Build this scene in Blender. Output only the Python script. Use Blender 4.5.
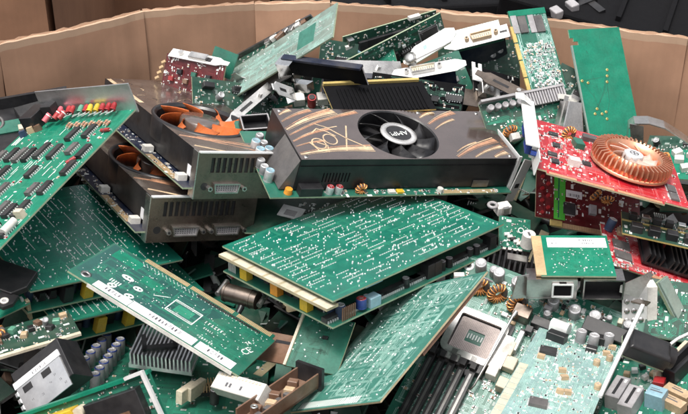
import bpy, math, random
from mathutils import Vector, Matrix, Quaternion, Euler
for o in list(bpy.data.objects): bpy.data.objects.remove(o)
SC = bpy.context.scene; COL = SC.collection
rad = math.radians
# ---------------------------------------------------------------- camera
cam_d = bpy.data.cameras.new('camera'); cam = bpy.data.objects.new('camera', cam_d); COL.objects.link(cam)
cam.location = (0, -0.985, 1.26); cam.rotation_euler = (rad(60), 0, 0)
cam_d.sensor_width = 36; cam_d.lens = 60.17; cam_d.clip_start = 0.02; cam_d.clip_end = 400
cam_d.dof.use_dof = True; cam_d.dof.focus_distance = 1.08; cam_d.dof.aperture_fstop = 32
SC.camera = cam
# ---------------------------------------------------------------- daylight (thin overcast)
SUN_EL, SUN_AZ = 74, 215          # degrees; azimuth from +Y towards +X
W = bpy.data.worlds.new('World'); SC.world = W; W.use_nodes = True
nt = W.node_tree; nt.nodes.clear()
sky = nt.nodes.new('ShaderNodeTexSky'); sky.sky_type = 'NISHITA'; sky.sun_disc = False
sky.sun_elevation = rad(SUN_EL); sky.sun_rotation = rad(SUN_AZ)
sky.air_density = 1.0; sky.dust_density = 6.0; sky.ozone_density = 0.6
hs = nt.nodes.new('ShaderNodeHueSaturation'); hs.inputs['Saturation'].default_value = 0.28
bg = nt.nodes.new('ShaderNodeBackground'); bg.inputs['Strength'].default_value = 0.15
wo = nt.nodes.new('ShaderNodeOutputWorld')
nt.links.new(sky.outputs[0], hs.inputs['Color']); nt.links.new(hs.outputs[0], bg.inputs['Color']); nt.links.new(bg.outputs[0], wo.inputs['Surface'])
sun_d = bpy.data.lights.new('sun', 'SUN'); sun_d.energy = 1.5; sun_d.angle = rad(14); sun_d.color = (1, .95, .88)
sun = bpy.data.objects.new('sun', sun_d); COL.objects.link(sun)
sd = Vector((math.sin(rad(SUN_AZ))*math.cos(rad(SUN_EL)), math.cos(rad(SUN_AZ))*math.cos(rad(SUN_EL)), math.sin(rad(SUN_EL))))
sun.rotation_euler = (-sd).to_track_quat('-Z', 'Y').to_euler(); sun.location = (0.5, 1, 3)
SC.view_settings.view_transform = 'Standard'; SC.view_settings.look = 'None'
SC.view_settings.exposure = 0.52; SC.view_settings.gamma = 1; SC.view_settings.use_curve_mapping = False
SC.cycles.max_bounces = 6; SC.cycles.use_denoising = True

# ---------------------------------------------------------------- poses of the boards: place, turn (quaternion), width, height (metres) and spots on the board (mm)
POSE = {
 'central_card': {'loc':[0.0504,-0.0044,0.7741],'q':[0.9723,0.0663,0.115,0.1925],'w':0.2279,'h':0.0825,'f':{'fan':[5.5,-1.9],'pcb':[[-126.9,55.0],[-125.0,-46.3],[118.4,-54.0]],'caps':[[-115.1,36.3],[-125.6,16.6],[-114.9,-7.4],[-124.1,-22.8],[-84.5,-39.0],[-70.6,-39.3]],'flat':[-119.6,56.4]}},
 'gpu_upper': {'loc':[-0.1479,0.0546,0.767],'q':[0.9594,-0.0788,0.1081,0.2483],'w':0.0989,'h':0.2602,'f':{'fan':[-11.8,-18.7]}},
 'control': {'loc':[-0.284,-0.0947,0.7773],'q':[0.9623,0.0563,-0.1519,-0.2183],'w':0.1203,'h':0.2059,'f':{'leds':[[-37.3,118.6],[-27.6,126.5],[-6.3,120.6],[3.4,119.5],[13.0,118.4],[26.6,115.2],[37.3,112.3]],'conn':[[-55.6,109.8],[-38.4,111.6]],'chips':[[-22.8,70.4],[9.8,59.5],[22.9,55.2],[35.8,49.4],[-46.4,45.6],[-28.5,41.1],[-4.3,34.7],[17.9,27.0],[30.7,27.8],[45.7,29.9],[-41.2,22.7],[-12.3,-5.1],[18.3,-9.4],[25.8,-30.1]]}},
 'red_fan': {'loc':[0.2421,-0.0476,0.7673],'q':[0.9914,-0.0188,0.1198,-0.049],'w':0.1394,'h':0.1137,'f':{'fan':[20.7,4.5],'chips':[[-48.6,4.0],[-49.7,28.6],[-52.3,-33.4],[-54.1,-19.4]],'choke':[[-27.0,19.8]],'white':[[-35.2,-29.4]],'end':[[55.9,-27.5],[56.1,-37.4]],'coil':[-34.2,26.8],'rc':[62.5,36.6]}},
 'red_second': {'loc':[0.2334,-0.0309,0.7152],'q':[0.9549,0.2769,0.105,-0.023],'w':0.1043,'h':0.053,'f':{'stripe':[[-32.8,28.1],[-24.1,-18.4]],'stk':[[-18.4,4.5]],'chip':[[-20.2,-12.2]],'stk2':[3.7,-9.6]}},
 'red_heatsink': {'loc':[0.281,-0.1019,0.6957],'q':[0.9778,0.1056,0.1808,-0.0089],'w':0.1004,'h':0.052,'f':{}},
 'black_edge': {'loc':[0.2872,-0.0966,0.7223],'q':[0.993,0.0025,0.0758,-0.0909],'w':0.0732,'h':0.0398,'f':{}},
 'nic_label': {'loc':[0.1987,-0.1484,0.7291],'q':[0.9993,0.0171,-0.0152,-0.0293],'w':0.0622,'h':0.0617,'f':{}},
 'motherboard': {'loc':[0.1514,-0.2239,0.6538],'q':[0.9448,0.2216,0.0099,-0.2411],'w':0.1846,'h':0.1873,'f':{'caps':[[-76.4,90.3],[-58.2,88.2],[-40.2,86.1],[-4.9,82.1],[14.7,81.2],[32.3,82.7]],'toroid':[[-68.9,66.3],[-51.7,66.3],[-33.2,64.8]],'hole':[-89.8,83.1],'socket':[[-72.9,36.7],[-27.6,38.0],[-35.2,-8.6],[-71.7,-1.6]],'lever':[[-29.9,44.7],[-34.4,-27.0]],'ram':[[-79.4,-52.7],[-70.7,-53.7],[-62.0,-54.6],[-53.3,-53.5],[-45.1,-53.6]],'white':[[-31.4,-6.8],[-17.5,-11.6]],'cpu':[-50.1,25.5],'choke':[[-10.7,59.8]]}},
 'pale_card': {'loc':[0.1717,-0.2652,0.6931],'q':[0.9763,-0.0894,0.0345,-0.1942],'w':0.0685,'h':0.2085,'f':{'chips':[[-5.7,-58.5],[-17.7,30.0]],'silver':[-17.2,74.7],'tan':[[-20.5,16.2],[-0.2,2.1],[3.6,-8.6],[5.5,-32.6],[10.6,-31.1],[22.0,70.3],[28.6,66.3],[26.0,52.3]],'trans':[13.6,52.4],'sm':[[1.7,-36.7],[4.3,-52.2]]}},
 'sandwich': {'loc':[0.0199,-0.1103,0.7267],'q':[0.9199,-0.0534,-0.0183,-0.3881],'w':0.1391,'h':0.2157,'f':{}},
 'pale_board': {'loc':[0.037,-0.2351,0.7025],'q':[0.9053,-0.0131,-0.2981,-0.3023],'w':0.1081,'h':0.1635,'f':{}},
 'nic': {'loc':[-0.139,-0.2048,0.7167],'q':[0.9604,-0.0679,0.1883,-0.1935],'w':0.1645,'h':0.0781,'f':{'gold':[[-45.4,33.3],[80.6,35.3]],'label':[[-59.0,-43.8],[-25.0,-45.0],[-24.5,-39.8],[37.2,-38.7],[39.3,-33.9],[73.9,-35.0]],'marks':[[66.6,1.8]],'rect':[-60.4,20.7],'chip':[10.1,-2.7],'ov':[[-45.7,-2.8],[-31.8,-9.0],[-31.2,-24.5],[-48.4,-23.7]],'hole':[-74.3,-35.7]}},
 'q1': {'loc':[-0.253,-0.0771,0.7096],'q':[0.9321,0.0285,0.1196,0.3407],'w':0.1541,'h':0.1485,'f':{}},
 'green_dim': {'loc':[-0.02,-0.2149,0.6842],'q':[0.9519,0.221,-0.1022,-0.1863],'w':0.0476,'h':0.0492,'f':{}},
 'red_bracket_card': {'loc':[-0.1621,0.148,0.7636],'q':[0.8282,0.5119,-0.1192,-0.1945],'w':0.074,'h':0.0435,'f':{}},
 'tall_pale': {'loc':[-0.0688,0.1279,0.7995],'q':[0.9123,0.1736,-0.3524,-0.1159],'w':0.1651,'h':0.0486,'f':{}},
 'tall_back': {'loc':[-0.0764,0.1692,0.7918],'q':[0.9489,0.1084,-0.2892,-0.0648],'w':0.1036,'h':0.03,'f':{}},
 'dark_long': {'loc':[0.0504,0.1996,0.7919],'q':[0.6234,0.7425,0.1567,0.1883],'w':0.117,'h':0.0327,'f':{}},
 'green_long': {'loc':[0.0556,0.1662,0.7883],'q':[0.5427,0.8063,0.0023,0.2352],'w':0.1166,'h':0.0424,'f':{}},
 'green_small': {'loc':[0.0351,0.1519,0.7744],'q':[0.939,0.2282,-0.2547,0.036],'w':0.0467,'h':0.0425,'f':{}},
 'bracket_mid': {'loc':[0.0809,0.1276,0.7822],'q':[0.9797,0.1765,-0.0919,0.0237],'w':0.0785,'h':0.0177,'f':{}},
 'bracket_tan': {'loc':[0.1089,0.1047,0.7663],'q':[0.9601,0.2441,0.1322,0.0351],'w':0.0671,'h':0.0215,'f':{}},
 'bracket_top': {'loc':[0.1461,0.1788,0.7991],'q':[0.9622,0.2419,-0.1129,0.053],'w':0.0635,'h':0.0179,'f':{}},
 'bracket_long': {'loc':[0.091,0.142,0.8042],'q':[0.9233,0.2422,-0.2943,0.0471],'w':0.0422,'h':0.0196,'f':{}},
 'dark_bracketed': {'loc':[0.1624,0.1339,0.7603],'q':[0.9268,0.295,0.2214,0.0705],'w':0.0595,'h':0.0382,'f':{}},
 'tall_chip': {'loc':[0.2042,0.15,0.7963],'q':[0.9045,0.3868,0.0825,0.1596],'w':0.0438,'h':0.0919,'f':{'chips':[[-9.1,29.6],[10.5,28.5]],'gray':[[-18.9,30.7],[1.1,29.6]]}},
 'plain_green': {'loc':[0.273,0.1225,0.7695],'q':[0.8881,0.42,0.1176,0.1448],'w':0.0627,'h':0.1212,'f':{'via':[[6.2,14.7],[4.7,8.2],[3.3,1.8],[-26.6,4.9],[-19.9,2.3],[-15.2,-26.1],[-18.7,-31.2],[-10.3,-31.8],[-5.5,-37.6],[-5.0,-30.1]]}},
 'slot_card': {'loc':[0.1827,0.065,0.7626],'q':[0.9082,0.3836,0.0396,0.1626],'w':0.0913,'h':0.0404,'f':{}},
 'blue_dark1': {'loc':[-0.0192,0.0841,0.8006],'q':[0.5557,0.7797,-0.2634,-0.1179],'w':0.0955,'h':0.0231,'f':{}},
 'blue_dark2': {'loc':[0.0093,0.0996,0.7803],'q':[0.9291,0.367,0.0424,0.014],'w':0.064,'h':0.024,'f':{}},
 'black_sink': {'loc':[0.0354,0.0575,0.7838],'q':[0.9773,0.1321,0.0673,0.1513],'w':0.1061,'h':0.0445,'f':{}},
 'io_black': {'loc':[-0.2325,-0.2849,0.6982],'q':[0.8858,0.3161,-0.2932,0.1714],'w':0.046,'h':0.0316,'f':{}},
 'cream_edge': {'loc':[-0.2554,-0.2254,0.7022],'q':[0.972,-0.0615,-0.0316,0.2245],'w':0.0723,'h':0.0471,'f':{}},
 'mobo_left': {'loc':[-0.1508,-0.2144,0.6318],'q':[0.9952,-0.0887,0.0413,0.0023],'w':0.1681,'h':0.1953,'f':{'caps':[[-78.0,6.8],[-63.1,81.0],[-64.1,5.2],[-54.3,72.3]],'sink':[-7.8,44.1],'hdr':[[36.3,1.4]],'wht':[[18.5,-21.4],[25.3,-15.4]],'blk':[39.0,-8.5]}},
 'bottom_board': {'loc':[-0.2032,-0.3205,0.6884],'q':[0.8078,0.542,-0.2164,0.0836],'w':0.1532,'h':0.0388,'f':{}},
 'white_conn': {'loc':[-0.0825,-0.2799,0.693],'q':[0.9347,0.205,-0.1344,-0.2574],'w':0.0471,'h':0.0149,'f':{}},
 'brown_strip': {'loc':[-0.0504,-0.2871,0.6931],'q':[0.955,-0.0798,-0.0071,-0.2856],'w':0.0216,'h':0.0799,'f':{}},
 'right_board': {'loc':[0.2452,-0.2551,0.6672],'q':[0.9736,0.0292,-0.0685,-0.2159],'w':0.0616,'h':0.1203,'f':{'gray':[[-23.7,-11.7],[-10.9,-14.4]],'blue':[7.3,-6.9],'red':[7.5,14.4],'tan':[23.0,4.8],'slot':[14.2,36.9]}},
 'right_green': {'loc':[0.282,-0.177,0.6918],'q':[0.9713,0.1812,-0.0401,-0.1489],'w':0.0439,'h':0.0608,'f':{}},
 'slat': {'loc':[0.283,-0.1764,0.6957],'q':[0.8254,0.4293,0.1255,0.3444],'w':0.0141,'h':0.0512,'f':{}},
 'io_pale': {'loc':[0.2497,-0.1808,0.6974],'q':[0.7646,0.6433,-0.0277,0.0267],'w':0.0262,'h':0.0365,'f':{}},
 'black_choke': {'loc':[0.2404,-0.2432,0.6962],'q':[0.9705,0.1438,0.181,-0.0687],'w':0.0368,'h':0.0205,'f':{}},
 'small_green': {'loc':[0.1591,-0.0695,0.7028],'q':[0.9466,0.3088,0.0921,-0.0103],'w':0.0304,'h':0.0327,'f':{}},
}
# ---------------------------------------------------------------- materials
MATS = {}
def mat(key, col, rough=.5, metal=0., var=.18, scale=60., dust=.0, bump=.0, coat=0., fine=500., dustcol=(.33,.29,.24), spec=.5):
    if key in MATS: return MATS[key]
    m = bpy.data.materials.new(key); m.use_nodes = True; MATS[key] = m
    t = m.node_tree; N = t.nodes; L = t.links
    p = N['Principled BSDF']
    tc = N.new('ShaderNodeTexCoord'); oi = N.new('ShaderNodeObjectInfo')
    ad = N.new('ShaderNodeVectorMath'); ad.operation = 'ADD'
    L.new(tc.outputs['Object'], ad.inputs[0]); L.new(oi.outputs['Random'], ad.inputs[1])
    n1 = N.new('ShaderNodeTexNoise'); n1.inputs['Scale'].default_value = scale; n1.inputs['Detail'].default_value = 5; n1.inputs['Roughness'].default_value = .6
    L.new(ad.outputs[0], n1.inputs['Vector'])
    n2 = N.new('ShaderNodeTexNoise'); n2.inputs['Scale'].default_value = fine; n2.inputs['Detail'].default_value = 3
    L.new(ad.outputs[0], n2.inputs['Vector'])
    mr = N.new('ShaderNodeMapRange'); mr.inputs[1].default_value = .3; mr.inputs[2].default_value = .7
    mr.inputs[3].default_value = 1-var; mr.inputs[4].default_value = 1+var
    L.new(n1.outputs['Fac'], mr.inputs[0])
    mr2 = N.new('ShaderNodeMapRange'); mr2.inputs[1].default_value = .3; mr2.inputs[2].default_value = .7
    mr2.inputs[3].default_value = 1-var*.5; mr2.inputs[4].default_value = 1+var*.5
    L.new(n2.outputs['Fac'], mr2.inputs[0])
    mu = N.new('ShaderNodeMath'); mu.operation = 'MULTIPLY'; L.new(mr.outputs[0], mu.inputs[0]); L.new(mr2.outputs[0], mu.inputs[1])
    vm = N.new('ShaderNodeVectorMath'); vm.operation = 'SCALE'; vm.inputs[0].default_value = col[:3]; L.new(mu.outputs[0], vm.inputs['Scale'])
    out = vm.outputs[0]
    if dust > 0:
        dm = N.new('ShaderNodeMapRange'); dm.inputs[1].default_value = .42; dm.inputs[2].default_value = .72; dm.inputs[3].default_value = 0; dm.inputs[4].default_value = dust
        n3 = N.new('ShaderNodeTexNoise'); n3.inputs['Scale'].default_value = scale*.55; n3.inputs['Detail'].default_value = 8; n3.inputs['Roughness'].default_value = .7
        L.new(ad.outputs[0], n3.inputs['Vector']); L.new(n3.outputs['Fac'], dm.inputs[0])
        mx = N.new('ShaderNodeMix'); mx.data_type = 'RGBA'
        L.new(dm.outputs[0], mx.inputs[0]); L.new(out, mx.inputs[6]); mx.inputs[7].default_value = (*dustcol, 1); out = mx.outputs[2]
    L.new(out, p.inputs['Base Color'])
    rr = N.new('ShaderNodeMapRange'); rr.inputs[1].default_value = .3; rr.inputs[2].default_value = .7
    rr.inputs[3].default_value = max(.04, rough*.75); rr.inputs[4].default_value = min(1, rough*1.3)
    L.new(n1.outputs['Fac'], rr.inputs[0]); L.new(rr.outputs[0], p.inputs['Roughness'])
    p.inputs['Metallic'].default_value = metal
    p.inputs['Specular IOR Level'].default_value = spec
    if coat: p.inputs['Coat Weight'].default_value = coat; p.inputs['Coat Roughness'].default_value = .10; p.inputs['Coat IOR'].default_value = 1.8
    if bump > 0:
        b = N.new('ShaderNodeBump'); b.inputs['Strength'].default_value = bump; b.inputs['Distance'].default_value = .0006
        L.new(n2.outputs['Fac'], b.inputs['Height']); L.new(b.outputs[0], p.inputs['Normal'])
    return m
M = {
 'green':  mat('solder_mask_green', (.005,.140,.094), .36, dust=.12, dustcol=(.15,.24,.20), bump=.05, spec=.5, coat=.15),
 'green2': mat('solder_mask_mid_green', (.014,.130,.085), .34, dust=.25, spec=.5, coat=.15, dustcol=(.16,.22,.18), bump=.06),
 'green3': mat('solder_mask_bright_green', (.006,.185,.110), .40, dust=.10, dustcol=(.18,.26,.21), bump=.04, spec=.35),
 'dgreen': mat('solder_mask_dark_green', (.010,.055,.036), .4, dust=.2, bump=.06),
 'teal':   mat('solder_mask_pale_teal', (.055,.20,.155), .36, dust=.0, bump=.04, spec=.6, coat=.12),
 'glare':  mat('solder_mask_sky_glare', (.27,.43,.41), .24, dust=.12, bump=.05, spec=.9, coat=.6),  # pale base colour holds the sky glare on the card over the motherboard
 'grey_green': mat('solder_mask_grey_green', (.19,.265,.23), .34, dust=.5, bump=.06, spec=.7, coat=.3, dustcol=(.36,.37,.33)),
 'red':    mat('solder_mask_red', (.42,.012,.022), .35, dust=.10, bump=.05),
 'dred':   mat('dark_red_mask_and_shade', (.085,.006,.008), .4, dust=.15, bump=.05),  # dark red; also puts shade into the card under the copper cooler
 'blue':   mat('solder_mask_blue', (.008,.014,.036), .35, dust=.2, bump=.05),
  'matte_black': mat('matte_black_metal', (.006,.006,.007), .8, spec=.12, var=.3),
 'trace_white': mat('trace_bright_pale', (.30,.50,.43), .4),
 'black_pcb': mat('solder_mask_black', (.006,.006,.008), .4, dust=.12),
 'edge':   mat('board_edge_laminate', (.30,.36,.24), .6),
 'edge_tan': mat('board_edge_tan', (.42,.36,.23), .6),
 'gold':   mat('gold_plating', (.60,.42,.23), .42, .2, dust=.3, dustcol=(.5,.40,.28)),
 'goldy':  mat('yellowed_contact', (.62,.47,.16), .45, .35, dust=.2),
 'trace':  mat('trace_under_mask', (.03,.24,.15), .35),
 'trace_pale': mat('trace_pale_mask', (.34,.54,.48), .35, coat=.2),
 'trace_red': mat('trace_red_mask', (.62,.17,.18), .4),
 'trace_dred': mat('trace_dark_red', (.20,.03,.035), .4),
 'nicdark': mat('ground_plane_under_mask', (.022,.095,.082), .36),
 'trace_dark': mat('trace_dark_mask', (.02,.09,.06), .4),
 'solder': mat('solder_tin', (.80,.82,.81), .34, .35, var=.1, dust=.1),
 'tin':    mat('tinned_steel', (.58,.57,.55), .3, .95, dust=.18, bump=.03),
 'bright': mat('zinc_plated_bracket', (.86,.86,.85), .38, .3, var=.08, dust=.12),
 'brown_metal': mat('brown_metal_and_reflection', (.20,.165,.14), .3, .9, dust=.4, dustcol=(.24,.19,.15)),  # grey-brown metal; fan card brackets get their box reflection as this colour
 'chrome': mat('bright_chrome', (.72,.72,.71), .16, 1.0, dust=.08),
 'dk_chrome': mat('dull_nickel', (.42,.40,.38), .2, 1.0, dust=.15),
 'alu':    mat('aluminium', (.70,.71,.72), .34, .9, var=.08, dust=.1),
 'dk_metal': mat('dark_steel', (.20,.20,.20), .35, .9, dust=.3),
 'chip':   mat('chip_epoxy', (.022,.022,.024), .42, dust=.22, dustcol=(.2,.19,.18)),
 'chip_grey': mat('chip_worn_epoxy', (.09,.085,.085), .45, dust=.4, dustcol=(.25,.23,.21)),
 'chip_mid': mat('chip_dusty_epoxy', (.05,.047,.047), .45, dust=.35, dustcol=(.22,.2,.19)),
 'black':  mat('black_plastic', (.014,.014,.016), .38, dust=.15, dustcol=(.16,.15,.14), bump=.04),
 'black_rough': mat('black_rough_plastic', (.017,.017,.018), .6, dust=.25, dustcol=(.13,.12,.11), bump=.1),
 'shroud': mat('dusty_shroud_plastic', (.08,.058,.05), .28, .3, dust=.7, scale=38, dustcol=(.26,.21,.175), bump=.06, coat=.7),
 'shroud_c': mat('glossy_shroud_film', (.125,.092,.082), .17, .5, dust=.5, scale=22, dustcol=(.24,.19,.165), bump=.03, coat=1.0),  # dust patches also paint the grey-pink sky reflection into the film
 'orange': mat('orange_translucent_plastic', (.60,.135,.03), .35, dust=.35, dustcol=(.5,.22,.10)),
 'copper_print': mat('copper_print', (.56,.29,.17), .35, .1, var=.35, dust=.75, dustcol=(.2,.15,.12), scale=90),
 'cream_print': mat('cream_print', (.62,.46,.29), .4, .0, var=.35, dust=.6, dustcol=(.35,.25,.18), scale=90),
 'copper': mat('copper', (.80,.40,.25), .33, .85, var=.12, dust=.12, dustcol=(.6,.4,.3)),
 'wire':   mat('enamel_copper_wire', (.85,.38,.13), .32, .6),
 'white':  mat('white_plastic', (.72,.70,.65), .45, dust=.2),
 'cream':  mat('cream_plastic', (.62,.55,.42), .45, dust=.25),
 'label':  mat('paper_label', (.76,.76,.78), .55, var=.05, dust=.08),
 'ink':    mat('label_ink', (.10,.10,.11), .6),
 'silk':   mat('white_silkscreen', (.72,.75,.72), .55, var=.08),
 'yellow': mat('yellow_plastic', (.66,.44,.03), .45, dust=.15),
 'amber':  mat('amber_plastic', (.75,.30,.03), .42, dust=.1),
 'redp':   mat('red_plastic', (.34,.018,.022), .35, dust=.15),
 'pink':   mat('pink_plastic', (.60,.12,.15), .35, dust=.1),
 'greenp': mat('green_plastic', (.12,.32,.22), .4),
 'lime':   mat('lime_green_tape', (.08,.45,.05), .45, dust=.06),
 'bluep':  mat('blue_plastic', (.012,.04,.22), .4, dust=.1),
 'cyan':   mat('light_blue_sleeve', (.24,.40,.48), .42, dust=.15),
 'sleeve': mat('grey_capacitor_sleeve', (.27,.27,.28), .36, dust=.15),
 'sleeve_b': mat('dark_capacitor_sleeve', (.03,.05,.10), .4),
 'captop': mat('capacitor_top', (.66,.66,.67), .36, .5, dust=.1),
 'tan':    mat('tan_resin', (.50,.36,.22), .5, dust=.2),
 'brown':  mat('brown_resin', (.17,.09,.055), .45, dust=.3),
 'brownbed': mat('socket_bed_plastic', (.52,.44,.42), .5),
 'grey':   mat('grey_plastic', (.34,.33,.34), .45, dust=.2),
 'hub':    mat('silver_hub', (.62,.61,.60), .3, .5, dust=.1),
 'clear':  mat('frosted_fan', (.70,.50,.42), .25, .1, dust=.2, dustcol=(.8,.7,.65)),
 'ferrite': mat('ferrite_core', (.10,.09,.085), .5),
}
def cardboard(key, col, streak=1.0):
    m = bpy.data.materials.new(key); m.use_nodes = True; t = m.node_tree; N = t.nodes; L = t.links; p = N['Principled BSDF']
    tc = N.new('ShaderNodeTexCoord'); mp = N.new('ShaderNodeMapping'); mp.inputs['Scale'].default_value = (150,150,3)
    L.new(tc.outputs['Object'], mp.inputs[0])
    n1 = N.new('ShaderNodeTexNoise'); n1.inputs['Scale'].default_value = 1; n1.inputs['Detail'].default_value = 4; L.new(mp.outputs[0], n1.inputs['Vector'])
    n2 = N.new('ShaderNodeTexNoise'); n2.inputs['Scale'].default_value = 9; n2.inputs['Detail'].default_value = 6; n2.inputs['Roughness'].default_value = .65; L.new(tc.outputs['Object'], n2.inputs['Vector'])
    a = N.new('ShaderNodeMapRange'); a.inputs[1].default_value=.3; a.inputs[2].default_value=.7; a.inputs[3].default_value = 1-.035*streak; a.inputs[4].default_value = 1+.035*streak; L.new(n1.outputs['Fac'], a.inputs[0])
    b = N.new('ShaderNodeMapRange'); b.inputs[1].default_value=.3; b.inputs[2].default_value=.7; b.inputs[3].default_value = .82; b.inputs[4].default_value = 1.14; L.new(n2.outputs['Fac'], b.inputs[0])
    mu = N.new('ShaderNodeMath'); mu.operation='MULTIPLY'; L.new(a.outputs[0], mu.inputs[0]); L.new(b.outputs[0], mu.inputs[1])
    vm = N.new('ShaderNodeVectorMath'); vm.operation='SCALE'; vm.inputs[0].default_value = col; L.new(mu.outputs[0], vm.inputs['Scale']); L.new(vm.outputs[0], p.inputs['Base Color'])
    p.inputs['Roughness'].default_value = .85; p.inputs['Specular IOR Level'].default_value = .25
    bp = N.new('ShaderNodeBump'); bp.inputs['Strength'].default_value = .35; bp.inputs['Distance'].default_value = .002; L.new(n2.outputs['Fac'], bp.inputs['Height']); L.new(bp.outputs[0], p.inputs['Normal'])
    MATS[key] = m; return m
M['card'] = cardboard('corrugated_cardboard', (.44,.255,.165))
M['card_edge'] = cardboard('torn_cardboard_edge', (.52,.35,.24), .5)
M['card_far'] = cardboard('dark_brown_cardboard', (.26,.14,.085))  # darker brown than the near box
M['concrete'] = mat('concrete', (.26,.25,.235), .85, scale=4, fine=90, dust=.3, bump=.3)

# ---------------------------------------------------------------- mesh builder, millimetres
class MB:
    def __init__(s): s.v=[]; s.f=[]; s.m=[]; s.s=[]
    def add(s, vs, fs, mi=0, sm=False):
        o=len(s.v); s.v+= [tuple(v) for v in vs]
        for k,f in enumerate(fs):
            s.f.append([i+o for i in f]); s.m.append(mi[k] if isinstance(mi,list) else mi); s.s.append(sm[k] if isinstance(sm,list) else sm)
        return s
    def box(s,x0,y0,z0,x1,y1,z1,mi=0,R=None,t=(0,0,0)):
        vs=[(x,y,z) for z in(z0,z1) for y in(y0,y1) for x in(x0,x1)]
        if R is not None: vs=[R@Vector(v)+Vector(t) for v in vs]
        return s.add(vs,[(0,2,3,1),(4,5,7,6),(0,1,5,4),(2,6,7,3),(0,4,6,2),(1,3,7,5)],mi)
    def cbox(s,c,d,mi=0,rz=0,R=None):
        if R is None: R=Matrix.Rotation(rz,3,'Z')
        return s.box(-d[0]/2,-d[1]/2,-d[2]/2,d[0]/2,d[1]/2,d[2]/2,mi,R,c)
    def taper(s,c,d,top,mi=0,rz=0):
        R=Matrix.Rotation(rz,3,'Z'); w,l,h=d; vs=[]
        for z,k in((0,1),(h,top)):
            for y in(-l/2,l/2):
                for x in(-w/2,w/2): vs.append(R@Vector((x-(1-k)*h*(1 if x>0 else -1) if k!=1 else x, y-(1-k)*h*(1 if y>0 else -1) if k!=1 else y, z))+Vector(c))
        return s.add(vs,[(0,2,3,1),(4,5,7,6),(0,1,5,4),(2,6,7,3),(0,4,6,2),(1,3,7,5)],mi)
    def prism(s,pts,z0,z1,mi=0,side=None):
        n=len(pts); vs=[(p[0],p[1],z0) for p in pts]+[(p[0],p[1],z1) for p in pts]
        fs=[list(range(n))[::-1],list(range(n,2*n))]+[(i,(i+1)%n,n+(i+1)%n,n+i) for i in range(n)]
        sd=mi if side is None else side
        return s.add(vs,fs,[mi,mi]+[sd]*n)
    def cyl(s,p0,p1,r0,r1=None,n=12,mi=0,cap=None,smooth=True,caps=True):
        p0=Vector(p0);p1=Vector(p1); r1=r0 if r1 is None else r1
        a=(p1-p0).normalized(); u=a.orthogonal().normalized(); w=a.cross(u)
        vs=[]
        for p,r in((p0,r0),(p1,r1)):
            for i in range(n):
                t=2*math.pi*i/n; vs.append(p+u*math.cos(t)*r+w*math.sin(t)*r)
        fs=[(i,(i+1)%n,n+(i+1)%n,n+i) for i in range(n)]
        s.add(vs,fs,mi,smooth)
        if caps:
            c=mi if cap is None else cap
            s.add(vs[:n],[list(range(n))[::-1]],mi); s.add(vs[n:],[list(range(n))],c)
        return s
    def lathe(s,prof,n=24,mi=0,c=(0,0,0),smooth=True):
        vs=[]
        for r,z in prof:
            for i in range(n):
                t=2*math.pi*i/n; vs.append((c[0]+r*math.cos(t),c[1]+r*math.sin(t),c[2]+z))
        fs=[];ms=[]
        for k in range(len(prof)-1):
            for i in range(n):
                fs.append((k*n+i,k*n+(i+1)%n,(k+1)*n+(i+1)%n,(k+1)*n+i)); ms.append(mi[k] if isinstance(mi,list) else mi)
        return s.add(vs,fs,ms,smooth)
    def disc(s,c,r,n=20,mi=0,ry=None):
        ry=r if ry is None else ry
        return s.add([(c[0]+r*math.cos(2*math.pi*i/n),c[1]+ry*math.sin(2*math.pi*i/n),c[2]) for i in range(n)],[list(range(n))],mi)
    def torus(s,c,R,r,n=20,m=8,mi=0,axis='Z'):
        vs=[]
        for i in range(n):
            t=2*math.pi*i/n
            for j in range(m):
                q=2*math.pi*j/m; x=(R+r*math.cos(q))*math.cos(t); y=(R+r*math.cos(q))*math.sin(t); z=r*math.sin(q)
                v=(x,y,z) if axis=='Z' else ((z,x,y) if axis=='X' else (x,z,y))
                vs.append((c[0]+v[0],c[1]+v[1],c[2]+v[2]))
        fs=[(i*m+j,((i+1)%n)*m+j,((i+1)%n)*m+(j+1)%m,i*m+(j+1)%m) for i in range(n) for j in range(m)]
        return s.add(vs,fs,mi,True)
    def tube(s,pts,r,n=8,mi=0):
        pts=[Vector(p) for p in pts]; rings=[]
        up=Vector((.3,.2,1)).normalized(); vs=[]
        for i,p in enumerate(pts):
            d=(pts[min(i+1,len(pts)-1)]-pts[max(i-1,0)]).normalized(); u=d.cross(up)
            if u.length<.05: u=d.orthogonal()
            u.normalize(); w=d.cross(u)
            for j in range(n):
                t=2*math.pi*j/n; vs.append(p+u*math.cos(t)*r+w*math.sin(t)*r)
        fs=[(i*n+j,i*n+(j+1)%n,(i+1)*n+(j+1)%n,(i+1)*n+j) for i in range(len(pts)-1) for j in range(n)]
        s.add(vs,fs,mi,True); s.add(vs[:n],[list(range(n))],mi); s.add(vs[-n:],[list(range(n))[::-1]],mi)
        return s
    def strip(s,pts,w,z,mi=0):
        P=[Vector((p[0],p[1])) for p in pts]; vs=[]
        for i,p in enumerate(P):
            d=(P[min(i+1,len(P)-1)]-P[max(i-1,0)]); d=d.normalized() if d.length>0 else Vector((1,0)); nrm=Vector((-d.y,d.x))*w/2
            vs+=[(p.x-nrm.x,p.y-nrm.y,z),(p.x+nrm.x,p.y+nrm.y,z)]
        return s.add(vs,[(2*i,2*i+2,2*i+3,2*i+1) for i in range(len(P)-1)],mi)
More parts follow.
